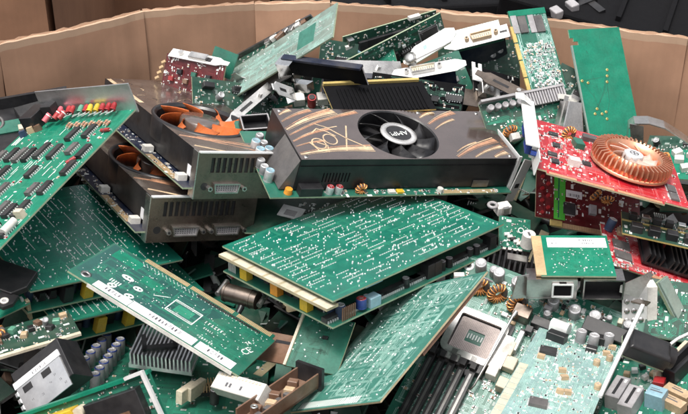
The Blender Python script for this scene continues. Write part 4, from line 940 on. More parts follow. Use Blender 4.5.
# processor socket
S_=f['socket']; cx=sum(p[0] for p in S_)/4-1; cy=sum(p[1] for p in S_)/4; sw,sh=46,44
sk=put(root,'processor_socket',MB().box(-sw/2-4,-sh/2-3,0,sw/2+4,sh/2+3,4).mesh('processor_socket','black'),cx,cy,0)
def frame_ring(w,h,t,z0,z1,m,rx=4):
    def rr(w,h,r,n=4): return [(sx*(w/2-r)+r*math.cos(a0+math.pi/2*k/n),sy*(h/2-r)+r*math.sin(a0+math.pi/2*k/n)) for sx,sy,a0 in((1,1,0),(-1,1,math.pi/2),(-1,-1,math.pi),(1,-1,1.5*math.pi)) for k in range(n+1)]
    o=rr(w,h,rx); i=rr(w-2*t,h-2*t,max(.8,rx-t)); n=len(o); b=MB()
    vs=[(x,y,z1) for x,y in o]+[(x,y,z1) for x,y in i]+[(x,y,z0) for x,y in o]+[(x,y,z0) for x,y in i]
    b.add(vs,[(k,(k+1)%n,n+(k+1)%n,n+k) for k in range(n)]+[(2*n+k,2*n+(k+1)%n,(k+1)%n,k) for k in range(n)]+[(n+k,n+(k+1)%n,3*n+(k+1)%n,3*n+k) for k in range(n)],0)
    return b.mesh('load_frame',[m])
put(sk,'load_frame',frame_ring(sw+3,sh+2,6,4,9,'tin',8))
put(sk,'socket_bed',frame_ring(sw-11,sh-12,10,3.9,5.2,'brownbed',2))
b=MB()
for i in range(24):
    for j in range(22):
        x,y=-16+i*1.4,-14.5+j*1.35
        if abs(x)<8.5 and abs(y)<7: continue
        b.cbox((x,y,5.25),(.5,.7,.3))
put(sk,'contact_pin',b.mesh('contact_pin','brown_metal'),stuff=True)
put(sk,'socket_floor',MB().box(-8,-6.5,4,8,6.5,4.3).mesh('socket_floor','green2'))
b=MB()
for i in range(6): b.cbox((-6+i*2.4,.5*(i%2),4.5),(1.1,5,.5))
put(sk,'socket_capacitor',b.mesh('socket_capacitor','silk'),stuff=True)
put(sk,'hinge_plate',MB().box(-5,-16,5,5,16,9).mesh('hinge_plate','tin'),sw/2+4,-4,0)
bev(put(sk,'catch',MB().box(-8,-4,5,8,4,9).mesh('catch','tin'),-10,-sh/2-3,0),.6)
a,c=f['lever']; put(root,'lever',MB().tube([(a[0],a[1],14),((a[0]+c[0])/2+.5,(a[1]+c[1])/2,13),(c[0],c[1],10),(c[0]-2,c[1]-3,6)],1.1,8).cyl((a[0],a[1],13),(a[0]+1,a[1]+5,14.5),1.9,None,8).mesh('lever','tin'))
put(root,'heatsink',m_block(15,12,12,'brown_metal'),-25,54,0,label='small grey brown heatsink block'); put(root,'component',m_block(26,9,9,'black'),-2,52,0)
for i,(x,y,sx,sy,hh,m_) in enumerate([(-23,18,10,14,9,'cream'),(-16,6,10,12,8,'cream'),(-26,-8,9,10,11,'white'),(-14,-15,9,10,11,'cream'),(-18,28,4,20,8,'bright')]): put(root,'connector',m_block(sx,sy,hh,m_),x,y,0)
for i,(x,y) in enumerate(f['ram']):
    sl=put(root,'memory_slot',cached('ramslot',lambda:MB().box(-3,-40,0,3,40,8,0).box(-1,-36,8,1,36,8.3,1).mesh('memory_slot',['black','dk_metal'])),-w/2+14+i*9.2,-54,0)
    put(sl,'latch',cached('ramlatch',lambda:MB().box(-2.4,-3,0,2.4,3,13).mesh('latch','white' if False else 'black_rough')),0,42,0)
for i,(x,y) in enumerate([(-86,-6),(-76,-9),(-64,-12),(-52,-11),(-44,-16),(-82,8)]): put(root,'component',m_block(8,6,6,'chip'),x,y,0,rz=.1*i)
for i in range(6): put(root,'connector',m_block(6,9,9,'black'),-w/2+12+i*9,-6-(i%2)*5,0)
put(root,'chip',m_qfp(20,2),30,30,0); put(root,'chip',m_dip(20,7,3),58,50,0); put(root,'connector',m_block(40,14,12,'black'),46,66,0)
smd(root,w*.95,h*.95,900,73,avoid=[(cx,cy,25,25)],mats=('chip','tan','solder','grey_green','brown'),big=1.2)
for i in range(26):
    rr=random.Random(190+i); put(root,'component',(m_block(rr.uniform(4,9),rr.uniform(4,8),rr.uniform(3,8),('chip_mid','cream','chip','tin','grey')[i%5]) if i%3 else m_ecap(rr.choice((2.6,3.2)),rr.choice((6,8)))),rr.uniform(-38,70),rr.uniform(34,h/2-6),0,rz=rr.uniform(-.1,.1))
for i in range(14):
    rr=random.Random(90+i); put(root,'component',m_block(rr.uniform(3,6),rr.uniform(3,5),rr.uniform(2,4),('tan','silk','chip','solder')[i%4]),rr.uniform(-w/2+10,40),rr.uniform(44,h/2-4),0,rz=rr.uniform(-.2,.2))
# --- pale card lying over it
root,w,h,f=pose_thing('pale_card','expansion_card','shiny green card with painted sky glare and cream contact edge lying over the motherboard, bottom right','expansion card')
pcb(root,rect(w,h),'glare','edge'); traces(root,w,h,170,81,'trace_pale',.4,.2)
b=MB()
for i in range(11): b.box(-w/2+.6,-h/2+3+i*9.2,.02,-w/2+7.5,-h/2+11.4+i*9.2,.08,0)
put(root,'contact_pad',b.mesh('contact_pad','cream'),stuff=True)
put(root,'glare_free_area',MB().box(-w/2+9,h/2-52,.01,w/2-1,h/2-1,.02).mesh('glare_free_area','green2'))  # card's own green, left clear of the painted glare
for i,(x,y) in enumerate(f['chips']): put(root,'chip',m_qfp(14,2.4,'chip' if i else 'chip_grey',s2=12,pins=2),x,y,0,rz=.12)
x,y=f['silver']; s0=put(root,'crystal',MB().cyl((-8,0,5),(8,0,5),5.2,None,14,0).box(-8,-5.2,0,8,5.2,5,0).mesh('crystal','bright'),x,y-2,0,rz=-.25)
put(root,'chip',m_block(16,9,7,'black'),x+1,y-19,0,rz=-.2)
for i,(x,y) in enumerate(f['tan']): put(root,'capacitor',cached('tantalum',lambda:MB().box(-3,-2,0,3,2,3.4,0).box(-3.6,-1.6,0,-2.9,1.6,2.2,1).box(2.9,-1.6,0,3.6,1.6,2.2,1).mesh('capacitor',['tan','solder'])),x,y,0,rz=.3*(i%3))
x,y=f['trans']; t=put(root,'transistor',m_block(9,7,4,'black'),x,y,0)
b=MB()
for i in(-2.6,0,2.6): b.box(i-.7,-7,0,i+.7,-3.4,.9,0)
put(t,'leg',b.mesh('leg','solder'),stuff=True); put(root,'component',m_block(14,9,7,'black_rough'),x+4,y+18,0,rz=.1)
for x,y in((2,64),(24,70),(13,62)): put(root,'capacitor',m_ecap(4.4,11,'sleeve'),x,y,0)
for x,y in((30,-10),(30,44),(22,30)): put(root,'capacitor',m_ecap(2.8,5,'tan','tan'),min(x,w/2-4),y,0)
smd(root,w-14,h-8,420,83,3,0,mats=('chip','trace_pale','solder','silk','tan'),big=.8)
b=MB(); r=random.Random(84)
for x,y in f['tan']+f['chips']+f['sm']:
    for dx,dy,sx,sy in((0,4.2,10,.4),(0,-4.2,10,.4),(5.2,0,.4,8.4),(-5.2,0,.4,8.4)): b.box(x+dx-sx/2,y+dy-sy/2,.03,x+dx+sx/2,y+dy+sy/2,.06,0)
    glyphs(b,x+6.5,y-1,2,1.6,.05,r)
for i in range(60): b.disc((r.uniform(-w/2+10,w/2-3),r.uniform(-h/2+3,h/2-3),.05),r.uniform(.4,.9),7,0)
put(root,'silkscreen',b.mesh('silkscreen','silk'),stuff=True)
# --- small card with white label and network socket
root,w,h,f=pose_thing('nic_label','expansion_card','small green card with white printed label and a metal network socket, right of centre','expansion card')
pcb(root,[(-w/2,-h/2),(w/2,-h/2),(w/2,h/2),(-w/2,h/2)],'green3','edge'); traces(root,w-10,h-6,70,91,'trace',.4,.2,cx=4)
put(root,'contact_strip',MB().box(-w/2-4,-h/2+1,-1.4,-w/2+4.5,h/2-1,.12).mesh('contact_strip','gold')); 
put(root,'paper_label',MB().box(-w/2+9,h/2-19,.02,w/2-2,h/2-4,.2).mesh('paper_label','label'))
b=MB(); r=random.Random(3); glyphs(b,-w/2+13,h/2-9,3,2.4,.2,r); glyphs(b,-w/2+13,h/2-14,3,2.4,.2,r); glyphs(b,4,h/2-9,8,2.4,.2,r); glyphs(b,8,h/2-14,7,2.4,.2,r); put(root,'label_print',b.mesh('label_print','ink'),stuff=True)
solder_side(root,w-14,h*.6,92,'x',.25).location.y=-.010
sk=put(root,'socket_shell',m_shell(42,20,17,1.2,'dk_chrome','dk_chrome',.02),-w/2+9,-h/2+14,-12.2,rx=math.pi/2)
put(root,'jack_frame',frame_ring(18,14,1.4,0,1.6,'bright',1),-w/2+18,-h/2-3.1,-12.5,rx=math.pi/2)
put(root,'jack_opening',MB().box(-7,-5,-.2,7,5,.6).box(-3,5,-.2,3,7.2,.6).mesh('jack_opening','matte_black'),-w/2+18,-h/2-3.3,-12.5,rx=math.pi/2)
put(root,'side_wing',MB().prism([(-9,-10),(4,-12),(6,12),(-4,12)],-.6,.6).mesh('side_wing','tin'),-w/2-16,-h/2,-12,rx=math.pi/2,ry=0,rz=.35)
put(root,'socket_shell',m_shell(34,20,17,1.2,'dk_chrome','black',.7),w/2-10,-h/2+14,-12.2,rx=math.pi/2)
put(root,'bracket_wing',MB().prism([(-12,-2),(10,14),(13,12),(4,-10),(-12,-8)],-.6,.6).mesh('bracket_wing','tin'),w/2+16,-h/2-2,-8,rx=math.pi/2*.8,rz=-.3)
# ================================================================ back of the heap
def simple(key,name,label,cat,m,group=None,edge='edge',notch=None,tr=None,seed=1,nsmd=0,ntr=40,thick=1.6):
    root,w,h,f=pose_thing(key,name,label,cat,group)
    pcb(root,notch(w,h) if notch else rect(w,h),m,edge,thick)
    if tr: traces(root,w,h,ntr,seed,tr,.45,.25)
    if nsmd: smd(root,w-4,h-4,nsmd,seed+1)
    return root,w,h,f
G='circuit boards standing along the back of the heap'
root,w,h,f=simple('red_bracket_card','expansion_card','dark red card under a white bracket, beside a small green board, back left','expansion card','dred',tr='trace_dred',seed=101,nsmd=60,edge='edge_tan')
bk=put(root,'bracket',m_bracket(64,12,1,'bright',9,((-20,-3,8,3),)),-1,h/2+2,0,rz=math.pi,rx=.75); put(bk,'socket_cover',m_block(22,8,4,'tin'),-4,0,0)
for x in(18,): put(bk,'screw_post',MB().cyl((0,0,0),(0,0,4),3,None,6,0,smooth=False).mesh('screw_post','tin'),x,0,0)
for i in range(4): put(root,'contact_finger',m_block(5,3,2,'gold'),-w/2-2-i*1.5,h/2-10-i*6,0,rz=.6)
for i in range(6): put(root,'component',m_block(6,5,4,('redp','black','brown','green2')[i%4]),-w/2+12+i*9,-4+(i%2)*9,0)
put(root,'daughter_board',MB().box(-14,-16,-1,16,12,1).mesh('daughter_board','green2'),w/2-14,h/2+4,-16,rz=-.15)
root,w,h,f=simple('tall_pale','circuit_board','long pale grey green board standing up slanted, highest in the back of the heap','circuit board','grey_green',tr='trace_pale',seed=111,ntr=60)
solder_side(root,w,h,113,'x',.12); put(root,'back_plate',MB().box(-w/2-4,-h/2-9,-9,w/2-62,-h/2+12,-7.6).mesh('back_plate','dk_metal'))
put(root,'label_patch',MB().box(30,-12,.02,54,14,.12).mesh('label_patch','teal')); put(root,'edge_strip',MB().box(-w/2-2,-h/2,-4,-w/2+2,h/2,1).mesh('edge_strip','dk_metal'))
root,w,h,f=simple('tall_back','circuit_board','narrow grey brown board with silvery parts just behind the long pale slanted board','circuit board','dgreen',seed=121,nsmd=60,edge='cream')
for i in range(7): put(root,'component',m_block(7+i%3*2,6,5,('tin','white','brown','tin')[i%4]),-6+i*8,h/2-5+(i%2)*3,0,rz=.3*i)
put(root,'metal_frame',MB().box(-w/2,h/2-2,-2,w/2,h/2+1,5).mesh('metal_frame','dk_metal'))
root,w,h,f=simple('dark_long','circuit_board','long very dark green board near the back rim with grey parts at its left end','circuit board','dgreen',seed=131,nsmd=90,tr='trace_dark')
for i in range(9): put(root,'chip',m_block(11,14,3,'chip'),-w/2+24+i*10.5,-2,0)
for i,(x,y,m_) in enumerate([(-w/2+4,4,'white'),(-w/2+10,-3,'tin'),(-w/2+2,-5,'grey'),(-w/2+15,-8,'cyan'),(-w/2+7,10,'tin'),(-w/2-4,-2,'grey')]): put(root,'component',m_block(8,7,7,m_),x,y,0,rz=.4*i)
put(root,'white_socket',m_block(14,4,5,'white'),w/2-30,h/2+1,0)
root,w,h,f=simple('green_long','circuit_board','long dark green board with one big black chip at its upper right end, back middle','circuit board','dgreen',seed=141,nsmd=120,tr='trace',edge='edge')
put(root,'chip',m_qfp(20,2.4,s2=15),w/2-18,2,0); put(root,'component',m_block(4,4,2,'silk'),10,2,0)
for i in range(5): put(root,'chip',m_dip(15,6,3),-30+i*14,-8,0,rz=math.pi/2 if i%2 else 0)
b=MB()
for i in range(16): b.box(-16+i*2.4,-h/2+8,0,-15+i*2.4,-h/2+20,2)
put(root,'pin_row',b.mesh('pin_row','black'),stuff=True)
root,w,h,f=simple('bracket_long','slot_bracket','plain white slot bracket slanting in front of the board with the big black chip','bracket','bright')
bev(put(root,'plate',MB().prism([(-w/2,-h*.3),(w/2-8,-h/2),(w/2+2,-h/2),(w/2+9,-4),(w/2+9,4),(w/2,h/2),(-w/2+4,h/2),(-w/2-2,h*.3)],.2,1.6).mesh('plate','bright')),.3)
put(root,'crimped_end',MB().lathe([(3,0),(7,2),(5,6),(8,9),(4,12),(0,12)],9,0).mesh('crimped_end','tin'),-w/2-4,-4,-4); put(root,'stamp',MB().box(-2,-2.5,1.62,2,2.5,1.66).mesh('stamp','trace_pale'),-6,1,0)
root,w,h,f=simple('green_small','circuit_board','small mid green board with a pale smear, in front of the long dark boards','circuit board','green2',seed=151,tr='trace',nsmd=10)
put(root,'residue',MB().prism([(-w/2+2,-10),(-2,-6),(10,2),(8,6),(-6,1),(-w/2+2,-2)],.02,.6).mesh('residue','grey'))
b=MB()
for i in range(12): b.cyl((-w/2+14+i*2.6,-h/2+16+(i%2)*2,0),(-w/2+14+i*2.6,-h/2+16+(i%2)*2,1),1,None,6)
put(root,'solder_joint',b.mesh('solder_joint','solder'),stuff=True)
def bracket_card(key,label,metal,slots,sock,boardm,flip=1,extra=None):
    root,w,h,f=pose_thing(key,'expansion_card',label,'expansion card')
    bk=put(root,'bracket',MB().prism([(-w/2-8,-h*.2),(-w/2+3,-h/2),(w/2,-h/2),(w/2,h/2),(-w/2+3,h/2),(-w/2-8,h*.2)] if flip>0 else [(-w/2,-h/2),(w/2-3,-h/2),(w/2+8,-h*.2),(w/2+8,h*.2),(w/2-3,h/2),(-w/2,h/2)],-1,0).mesh('bracket',metal)); bev(bk,.3)
    for s_ in slots: put(bk,'slot',MB().box(*s_).mesh('slot','black'))
    for x,wd,sh in sock: put(bk,'video_socket',m_dconn(wd,9,5,sh,'cream',True,2),x,0,0)
    put(bk,'bent_tab',MB().box(-1,-h/2,-10,0,h/2,0).mesh('bent_tab',metal),(w/2 if flip>0 else -w/2),0,0)
    pcb(root,[(-w/2+4,-42),(w/2-4,-42),(w/2-4,0),(-w/2+4,0)],boardm).rotation_euler=(rad(80),0,0)
    root.children[-1].location=(0,h*.0004,-.003)
    return root,bk,w,h
root,bk,w,h=bracket_card('bracket_mid','dark blue card behind a clean white bracket with a silver socket, back middle','bright',(),((2,27,'tin'),),'blue',-1)
root,bk,w,h=bracket_card('bracket_tan','dark card under a tarnished brownish bracket with a screw post socket, above the centre fan','brown_metal',(),((-16,27,'tin'),),'black_pcb',-1)
root,bk,w,h=bracket_card('bracket_top','dark blue card with a white bracket holding a tan socket beside the tall chip board','bright',((w*0+18,-1.5,-.02,34,1.5,.08),) if False else ((22,-1.5,-.02,30,1.5,.08),),((2,24,'tan'),),'blue',1)
put(root,'back_board',MB().box(-w/2+2,-12,-1.6,w/2-6,14,0).mesh('back_board','green2'),0,h/2+4,-14,rx=.2)
put(root,'stripe_chip',m_block(12,30,3,'chip_grey'),8,6,-30,rx=rad(80))
root,w,h,f=simple('dark_bracketed','expansion_card','black card with a small white bracket clip and chrome plug behind the slot connector','expansion card','matte_black',seed=161,nsmd=14,edge='chip_grey')
put(root,'clip',MB().prism([(-6,-10),(6,-10),(6,12),(2,12),(2,6),(-2,6),(-2,12),(-6,12)],0,1.2).mesh('clip','bright'),-w/2+4,10,1)
pg=put(root,'chrome_plug',m_block(17,14,9,'tin'),-w/2+12,-12,2); put(pg,'flange',MB().box(-2,-9,-1,0,9,13).mesh('flange','bright'),10,0,0); put(pg,'screw_post',MB().cyl((0,0,9),(0,0,13),2.4,None,6,smooth=False).mesh('screw_post','bright'),-3,2,0)
put(root,'cable',MB().tube([(-10,-14,3),(2,-8,6),(14,-10,5),(26,-4,3)],1.6,8).mesh('cable','blue'))
# tall board with two grey striped chips
root,w,h,f=simple('tall_chip','memory_board','tall green board with two dark chips at its top and gold left edge','memory board','green2',seed=171,tr='trace_pale',ntr=70)
for (x,y) in f['chips']: put(root,'chip',m_block(9.5,19,2.2,'chip_grey',.3),x,y,0)
for (x,y) in f['gray']: put(root,'grey_strip',MB().box(-3.4,-10,.1,3.4,10,1).mesh('grey_strip','grey'),x+1,y,0)
smd(root,w-8,h-42,240,172,1,-16,mats=('chip','grey_green','solder','silk','tan'))
for i in range(4): put(root,'contact_strip',MB().box(-2.2,-9,-1,2.2,9,.5).mesh('contact_strip','goldy'),-w/2-.4,h/2-26-i*19.5,0)
put(root,'top_strip',MB().box(-w/2,h/2-6,-2,w/2,h/2+.6,.6).mesh('top_strip','green3'))
b=MB()
for i in range(12): b.cyl((-w/2+8+i*2.8,-h/2+6+(i%3)*2,0),(-w/2+8+i*2.8,-h/2+6+(i%3)*2,2.6),1.3,None,7)
put(root,'solder_joint',b.mesh('solder_joint','solder'),stuff=True)
# plain green
def nt_(w,h): return [(-w/2,-h/2),(w/2,-h/2),(w/2,h/2),(-w/2,h/2),(-w/2,h/2-9),(-w/2+4,h/2-9),(-w/2+4,h/2-13),(-w/2+9,h/2-13),(-w/2+9,h/2-17),(-w/2,h/2-17)]
root,w,h,f=simple('plain_green','circuit_board','plain bright green board with a few gold dots leaning on the back wall at right','circuit board','green3',notch=nt_)
b=MB()
for x,y in f['via']: b.lathe([(1.5,.03),(1.5,.4),(.6,.4)],10,0,c=(x,y,0)); 
put(root,'via',b.mesh('via','goldy'),stuff=True)
b=MB(); r=random.Random(12); V=f['via']
for i in range(9):
    a=V[i%len(V)]; c=V[(i*3+2)%len(V)]; b.strip([a,((a[0]+c[0])/2+3,(a[1]+c[1])/2),c],.35,.03,0)
for i in range(26): x,y=r.uniform(-w/2+16,w/2-4),r.uniform(-h/2+8,h/2-8); b.strip([(x,y),(x+r.uniform(-2,2),y+r.uniform(1,5))],.3,.03,0)
put(root,'copper_trace',b.mesh('copper_trace','trace_dark'),stuff=True); put(root,'edge_strip',MB().box(-w/2-.3,-h/2,-1.6,-w/2+1.6,h/2-17,.3).mesh('edge_strip','grey_green'))
# slot connector card
root,w,h,f=simple('slot_card','circuit_board','dark green board with a grey comb connector along its top edge, back right','circuit board','dgreen',seed=181,nsmd=50,tr='trace')
cn=put(root,'comb_connector',MB().box(-w/2,0,0,w/2,2.4,9).mesh('comb_connector','grey'),0,h/2-2,0); 
for i in range(16): put(cn,'comb_tooth',cached('tooth',lambda:MB().box(-.9,-14,4.5,.9,0,8).mesh('comb_tooth','grey')),-w/2+47+i*2.9,0,0)
put(cn,'socket_back',MB().box(-w/2+42,-14,.5,w/2,0,4.5).mesh('socket_back','black'))
for i in range(5): put(root,'capacitor',m_ecap(3.4,8,'sleeve','grey'),-w/2+9+i*8,h/2-9,0)
put(root,'coil',m_toroid(5,2.2,10),-w/2+22,-h/2+4,5,rx=1.2); put(root,'component',m_block(9,7,8,'white'),-w/2+24,-h/2-3,2)
# tapered metal shell and white corner
o=thing('connector_shell','tapered grey brown metal connector shell standing in front of the plain green board','connector shell',(.224,.052,.742),rot=(-22,16,20))
b=MB(); 
vs=[(-8,-8,36),(8,-8,36),(8,8,36),(-8,8,36),(-13,-9,0),(15,-9,0),(15,9,0),(-13,9,0)]
b.add(vs,[(4,5,1,0),(5,6,2,1),(6,7,3,2),(7,4,0,3),(7,6,5,4)],0); i_=[(x*.72,y*.72,36) for x,y,z in vs[:4]]; j_=[(x*.72,y*.72,28) for x,y,z in vs[:4]]
b.add(vs[:4]+i_+j_,[(k,(k+1)%4,4+(k+1)%4,4+k) for k in range(4)]+[(4+k,4+(k+1)%4,8+(k+1)%4,8+k) for k in range(4)]+[(8,9,10,11)],0)
bev(put(o,'shell',b.mesh('shell','tin')),.8); put(o,'hex_nut',MB().lathe([(4.6,0),(4.6,3),(2.4,3),(2.4,0)],6,0,smooth=False).mesh('hex_nut','bright'),0,0,33)
put(o,'side_flange',MB().box(-12,-1,0,-8,1,40).mesh('side_flange','tin'),-2,0,0,ry=.15); put(o,'corner_clip',MB().box(-6,-4,0,6,4,5).mesh('corner_clip','white'),-2,10,38)
# arched bracket at right
o=thing('metal_bracket','bent arched strip of grey metal standing by the right box wall behind the copper cooler','bracket',(.312,.052,.728),rot=(0,0,-8))
pts=[(-26,0),(-27,26),(-22,31),(-8,32),(8,28),(22,20),(34,12)]
b=MB(); t=1.2; L_=len(pts); vs=[(x,y0,z) for y0 in(-9,9) for x,z in pts]+[(x,y0,z+t) for y0 in(-9,9) for x,z in pts]
b.add(vs,[(i,i+1,L_+i+1,L_+i) for i in range(L_-1)]+[(2*L_+i,2*L_+L_+i,2*L_+L_+i+1,2*L_+i+1) for i in range(L_-1)]+[(i,2*L_+i,2*L_+i+1,i+1) for i in range(L_-1)]+[(L_+i,L_+i+1,3*L_+i+1,3*L_+i) for i in range(L_-1)],0)
put(o,'strip',b.mesh('strip','tin')); put(o,'face_plate',MB().prism([(-27,2),(-13,0),(-10,-28),(-22,-24)],-.6,.6).mesh('face_plate','tin'),0,-9,30,rx=math.pi/2)
o=thing('circuit_board','small dark green board under the arched metal strip at right','circuit board',(.318,.03,.720),rot=(18,-8,12)); pcb(o,rect(46,30),'dgreen'); traces(o,46,30,20,3,'trace_pale',.5,.3)
put(o,'component',m_block(10,6,5,'grey'),-8,4,0); put(o,'component',m_block(20,5,4,'tin'),8,6,0,rz=.2)
o=thing('circuit_board','green board with white connectors cut off by the right frame edge','circuit board',(.345,.012,.732),rot=(14,-4,-14)); pcb(o,rect(50,44),'green3'); smd(o,40,34,40,8)
for i,(x,y) in enumerate([(-16,4),(-10,-8),(-18,14),(-4,12),(2,-4)]): put(o,'connector',m_block(9,7,6,'white'),x,y,0,rz=.3*i)
# dark cards behind the centre card
root,w,h,f=simple('blue_dark1','expansion_card','black card on edge with a chrome socket at its left end, back middle','expansion card','matte_black',edge='grey')
c=put(root,'chrome_socket',m_block(18,24,14,'chrome'),-w/2+6,0,-2); put(c,'socket_lip',m_shell(16,12,9,1.2,'chrome'),12,-16,6,rx=1.2); put(c,'side_tab',MB().box(-10,-22,0,-8,0,14).mesh('side_tab','tin'),0,-4,0,rz=-.3)
put(root,'edge_strip',MB().box(-w/2,h/2-1,-3,w/2,h/2+1.5,4).mesh('edge_strip','blue'))
root,w,h,f=simple('blue_dark2','expansion_card','dark navy card lying flat behind the striped graphics card','expansion card','blue',edge='grey')
put(root,'cover',m_block(w-4,h*.7,5,'matte_black'),0,-4,0)
root,w,h,f=simple('black_sink','graphics_card','black card with black heatsink fins and a yellowed edge behind the centre card','graphics card','matte_black',edge='goldy')
put(root,'edge_strip',MB().box(-w/2,h/2-1.2,-1,w/2-4,h/2+2,3).mesh('edge_strip','goldy'))
for i in range(22): put(root,'fin',cached(('bs',h),lambda:MB().box(-.6,-h/2+1,-8,.6,h/2-8,1.5).mesh('fin','matte_black')),-w/2+12+i*(w-20)/21,0,0)
# bits to the left of the centre card
o=thing('circuit_board','small green board with white capacitors and black frame between the fan cards','circuit board',(-.080,.034,.757),rot=(24,4,18)); pcb(o,rect(52,34),'green2'); smd(o,44,28,40,33)
fr=put(o,'black_frame',m_shell(28,18,12,1.5,'black','black',.8),-8,4,0); put(fr,'frame_rim',frame_ring(29,19,1.2,11.6,12.2,'grey',1))
for x,y in((10,-4),(16,2)): put(o,'capacitor',m_ecap(4,13,'white','captop'),x,y,0)
put(o,'plug',m_block(12,9,10,'white'),16,-12,0,rz=.4); put(o,'plug',m_block(8,6,8,'grey'),20,10,0)
o=thing('circuit_board','dim board with two red capped jacks and white sockets behind the striped shroud','circuit board',(-.018,.092,.756),rot=(30,0,4)); pcb(o,rect(70,36),'dgreen'); smd(o,60,30,50,37)
for x in(-15,8): put(o,'jack',MB().cyl((0,0,0),(0,0,14),4.4,None,14,0).cyl((0,0,14),(0,0,15),3,None,12,1).mesh('jack',['redp','black']),x,4,0)
for x in(-28,-4,18): put(o,'socket',m_block(11,10,11,'white'),x,8,0,rz=.1)
put(o,'capacitor',m_ecap(4,12),26,-2,0)
# left: black tray with bits
o=thing('plastic_tray','black plastic tray holding a few green and cream scraps, far left','tray',(-.325,.035,.735),rot=(4,-3,18))
put(o,'tray_shell',m_shell(120,110,34,4,'black','black',.35)); put(o,'scrap_board',MB().box(-16,-9,0,16,9,1.6).mesh('scrap_board','green2'),-8,8,24,rx=.2); put(o,'cream_plug',m_block(13,9,9,'cream'),12,-8,23); put(o,'metal_ring',MB().torus((0,0,0),8,1.6).mesh('metal_ring','chip_grey'),-16,14,28,rx=.5); put(o,'dark_cover',m_block(46,30,8,'black_rough'),30,26,22,rz=.2)
# ================================================================ right side
root,w,h,f=simple('black_edge','circuit_board','black board with a thin tan edge under the copper cooler card','circuit board','dgreen',edge='goldy',seed=201,nsmd=80)
put(root,'edge_strip',MB().box(-w/2,-1,-.2,w/2,.6,1).mesh('edge_strip','goldy'),0,4,0); 
for i in range(6): put(root,'component',m_block(7,6,6,('black','tin','chip')[i%3]),-w/2+10+i*11,10,0)
for i in range(4): put(root,'component',m_block(10,9,7,'black'),-w/2+12+i*16,-h/2+9,0)
root,w,h,f=simple('right_board','circuit_board','green board with grey sockets and a light blue capacitor in the lower right corner','circuit board','green2',seed=211,tr='trace',nsmd=150)
for i,(x,y) in enumerate(((-20,-16),(-8,-24))):
    k=put(root,'socket',m_block(12,26,14,'grey'),x,y,0,rz=-.15); put(k,'socket_slot',MB().box(-1.2,-10,13.9,1.2,10,14.1).mesh('socket_slot','black')); put(k,'key_mark',MB().box(2.5,6,13.9,4.5,10,14.15).mesh('key_mark','silk'))
put(root,'capacitor',cached('bluecap',lambda:MB().taper((0,0,0),(15,13,14),.97).mesh('capacitor','cyan')),10,-14,0,rz=-.2,label='light blue box capacitor')
for x,y,rz in((10,-14,-.2),(24,-2,-.4),(22,-14,-.4)): put(root,'lead_mark',cached('ldm',lambda:MB().box(-5,-.5,0,5,.5,.2).box(-5,2,0,2,2.5,.2).mesh('lead_mark','ink')),x,y,14.02 if x==10 else 8.02,rz=rz)
put(root,'component',m_block(9,8,9,'redp'),8,6,0); put(root,'capacitor',cached('tanbox',lambda:MB().taper((0,0,0),(22,9,8),.97).mesh('capacitor','tan')),24,-2,0,rz=-.4); put(root,'capacitor',cached('tanbox'
,lambda:None),22,-14,0,rz=-.4)
sl=put(root,'card_slot',m_shell(11,46,14,2,'black','black',.6),22,34,0,rz=-.35); put(root,'slot_wall',MB().box(-1.5,-24,0,1.5,24,13).mesh('slot_wall','cream'),12,32,0,rz=-.35)
for i in range(8): put(root,'component',m_block(5,4,4,('tan','silk','chip','white')[i%4]),-20+i*5,14+(i%3)*6,0,rz=.3*i)
root,w,h,f=simple('black_choke','power_choke','black glossy rounded plastic block by the bright metal bar, lower right','plastic block','black')
bev(put(root,'block',m_block(w,h,14,'black',2)),1,3); put(root,'end_cap',MB().cyl((w/2-3,0,6),(w/2+4,0,6),h/2,h/2-1,14).mesh('end_cap','black'))
o=thing('metal_bar','long thin bright metal bar lying across the pale card at lower right','metal bar',(0,0,0))
A_=Vector((.2432,-.2145,.722)); B_=Vector((.186,-.330,.722)); o.location=(A_+B_)/2
d=(A_-B_); o.rotation_quaternion=d.to_track_quat('Y','Z'); L_=d.length*1000
bev(put(o,'bar',MB().box(-1.5,-L_/2,-1,1.5,L_/2,2.2).mesh('bar','bright')),.5); put(o,'bent_tab',MB().prism([(-9,-2),(4,-2),(5,10),(-6,9)],0,1.2).mesh('bent_tab','brown_metal'),-1,L_/2+2,0,rx=-.3)
o=thing('wire_rod','thin pale metal rod reaching in from the right frame edge','rod',(.282,-.228,.70),rot=(0,0,0)); put(o,'rod',MB().tube([(-22,-10,-2),(-12,-4,2),(6,4,6),(30,16,10)],1.3,8).mesh('rod','bright'))
root,w,h,f=simple('right_green','circuit_board','green board with small white pins behind the pale slat at right','circuit board','dgreen',seed=221,tr='trace',nsmd=20)
for i in range(4): put(root,'pin',MB().box(-1,-3,0,1,3,4).mesh('pin','silk'),-w/2+12+i*3.4,h/2-14,0)
root,w,h,f=simple('slat','board_strip','narrow pale green strip of board slanting down at the right frame edge','board strip','grey_green',thick=3,edge='edge')
bev(put(root,'strip',MB().box(-w/2+1,-h/2,.2,w/2-1,h/2,2.4).mesh('strip','grey_green')),.6)
root,w,h,f=pose_thing('io_pale','port_shield','mottled pale metal port shield with a white plastic side, right of the network socket','port shield')
put(root,'plate',MB().box(-w/2,-h/2,-1,w/2-5,h/2,0).mesh('plate','bright')); r=random.Random(4)
for i in range(9): put(root,'dimple',cached('dimp',lambda:MB().lathe([(2.6,0),(2.2,.7),(0,.9)],10,0).mesh('dimple','tin')),-w/2+4+(i%3)*6,-h/2+6+(i//3)*9,0)
put(root,'side_wall',MB().box(w/2-5,-h/2,-14,w/2+3,h/2,1.5).mesh('side_wall','white'))
root,w,h,f=simple('small_green','circuit_board','small green board with white printed rings between the centre double board and the red cards','circuit board','green2',seed=231,tr='trace',nsmd=20)
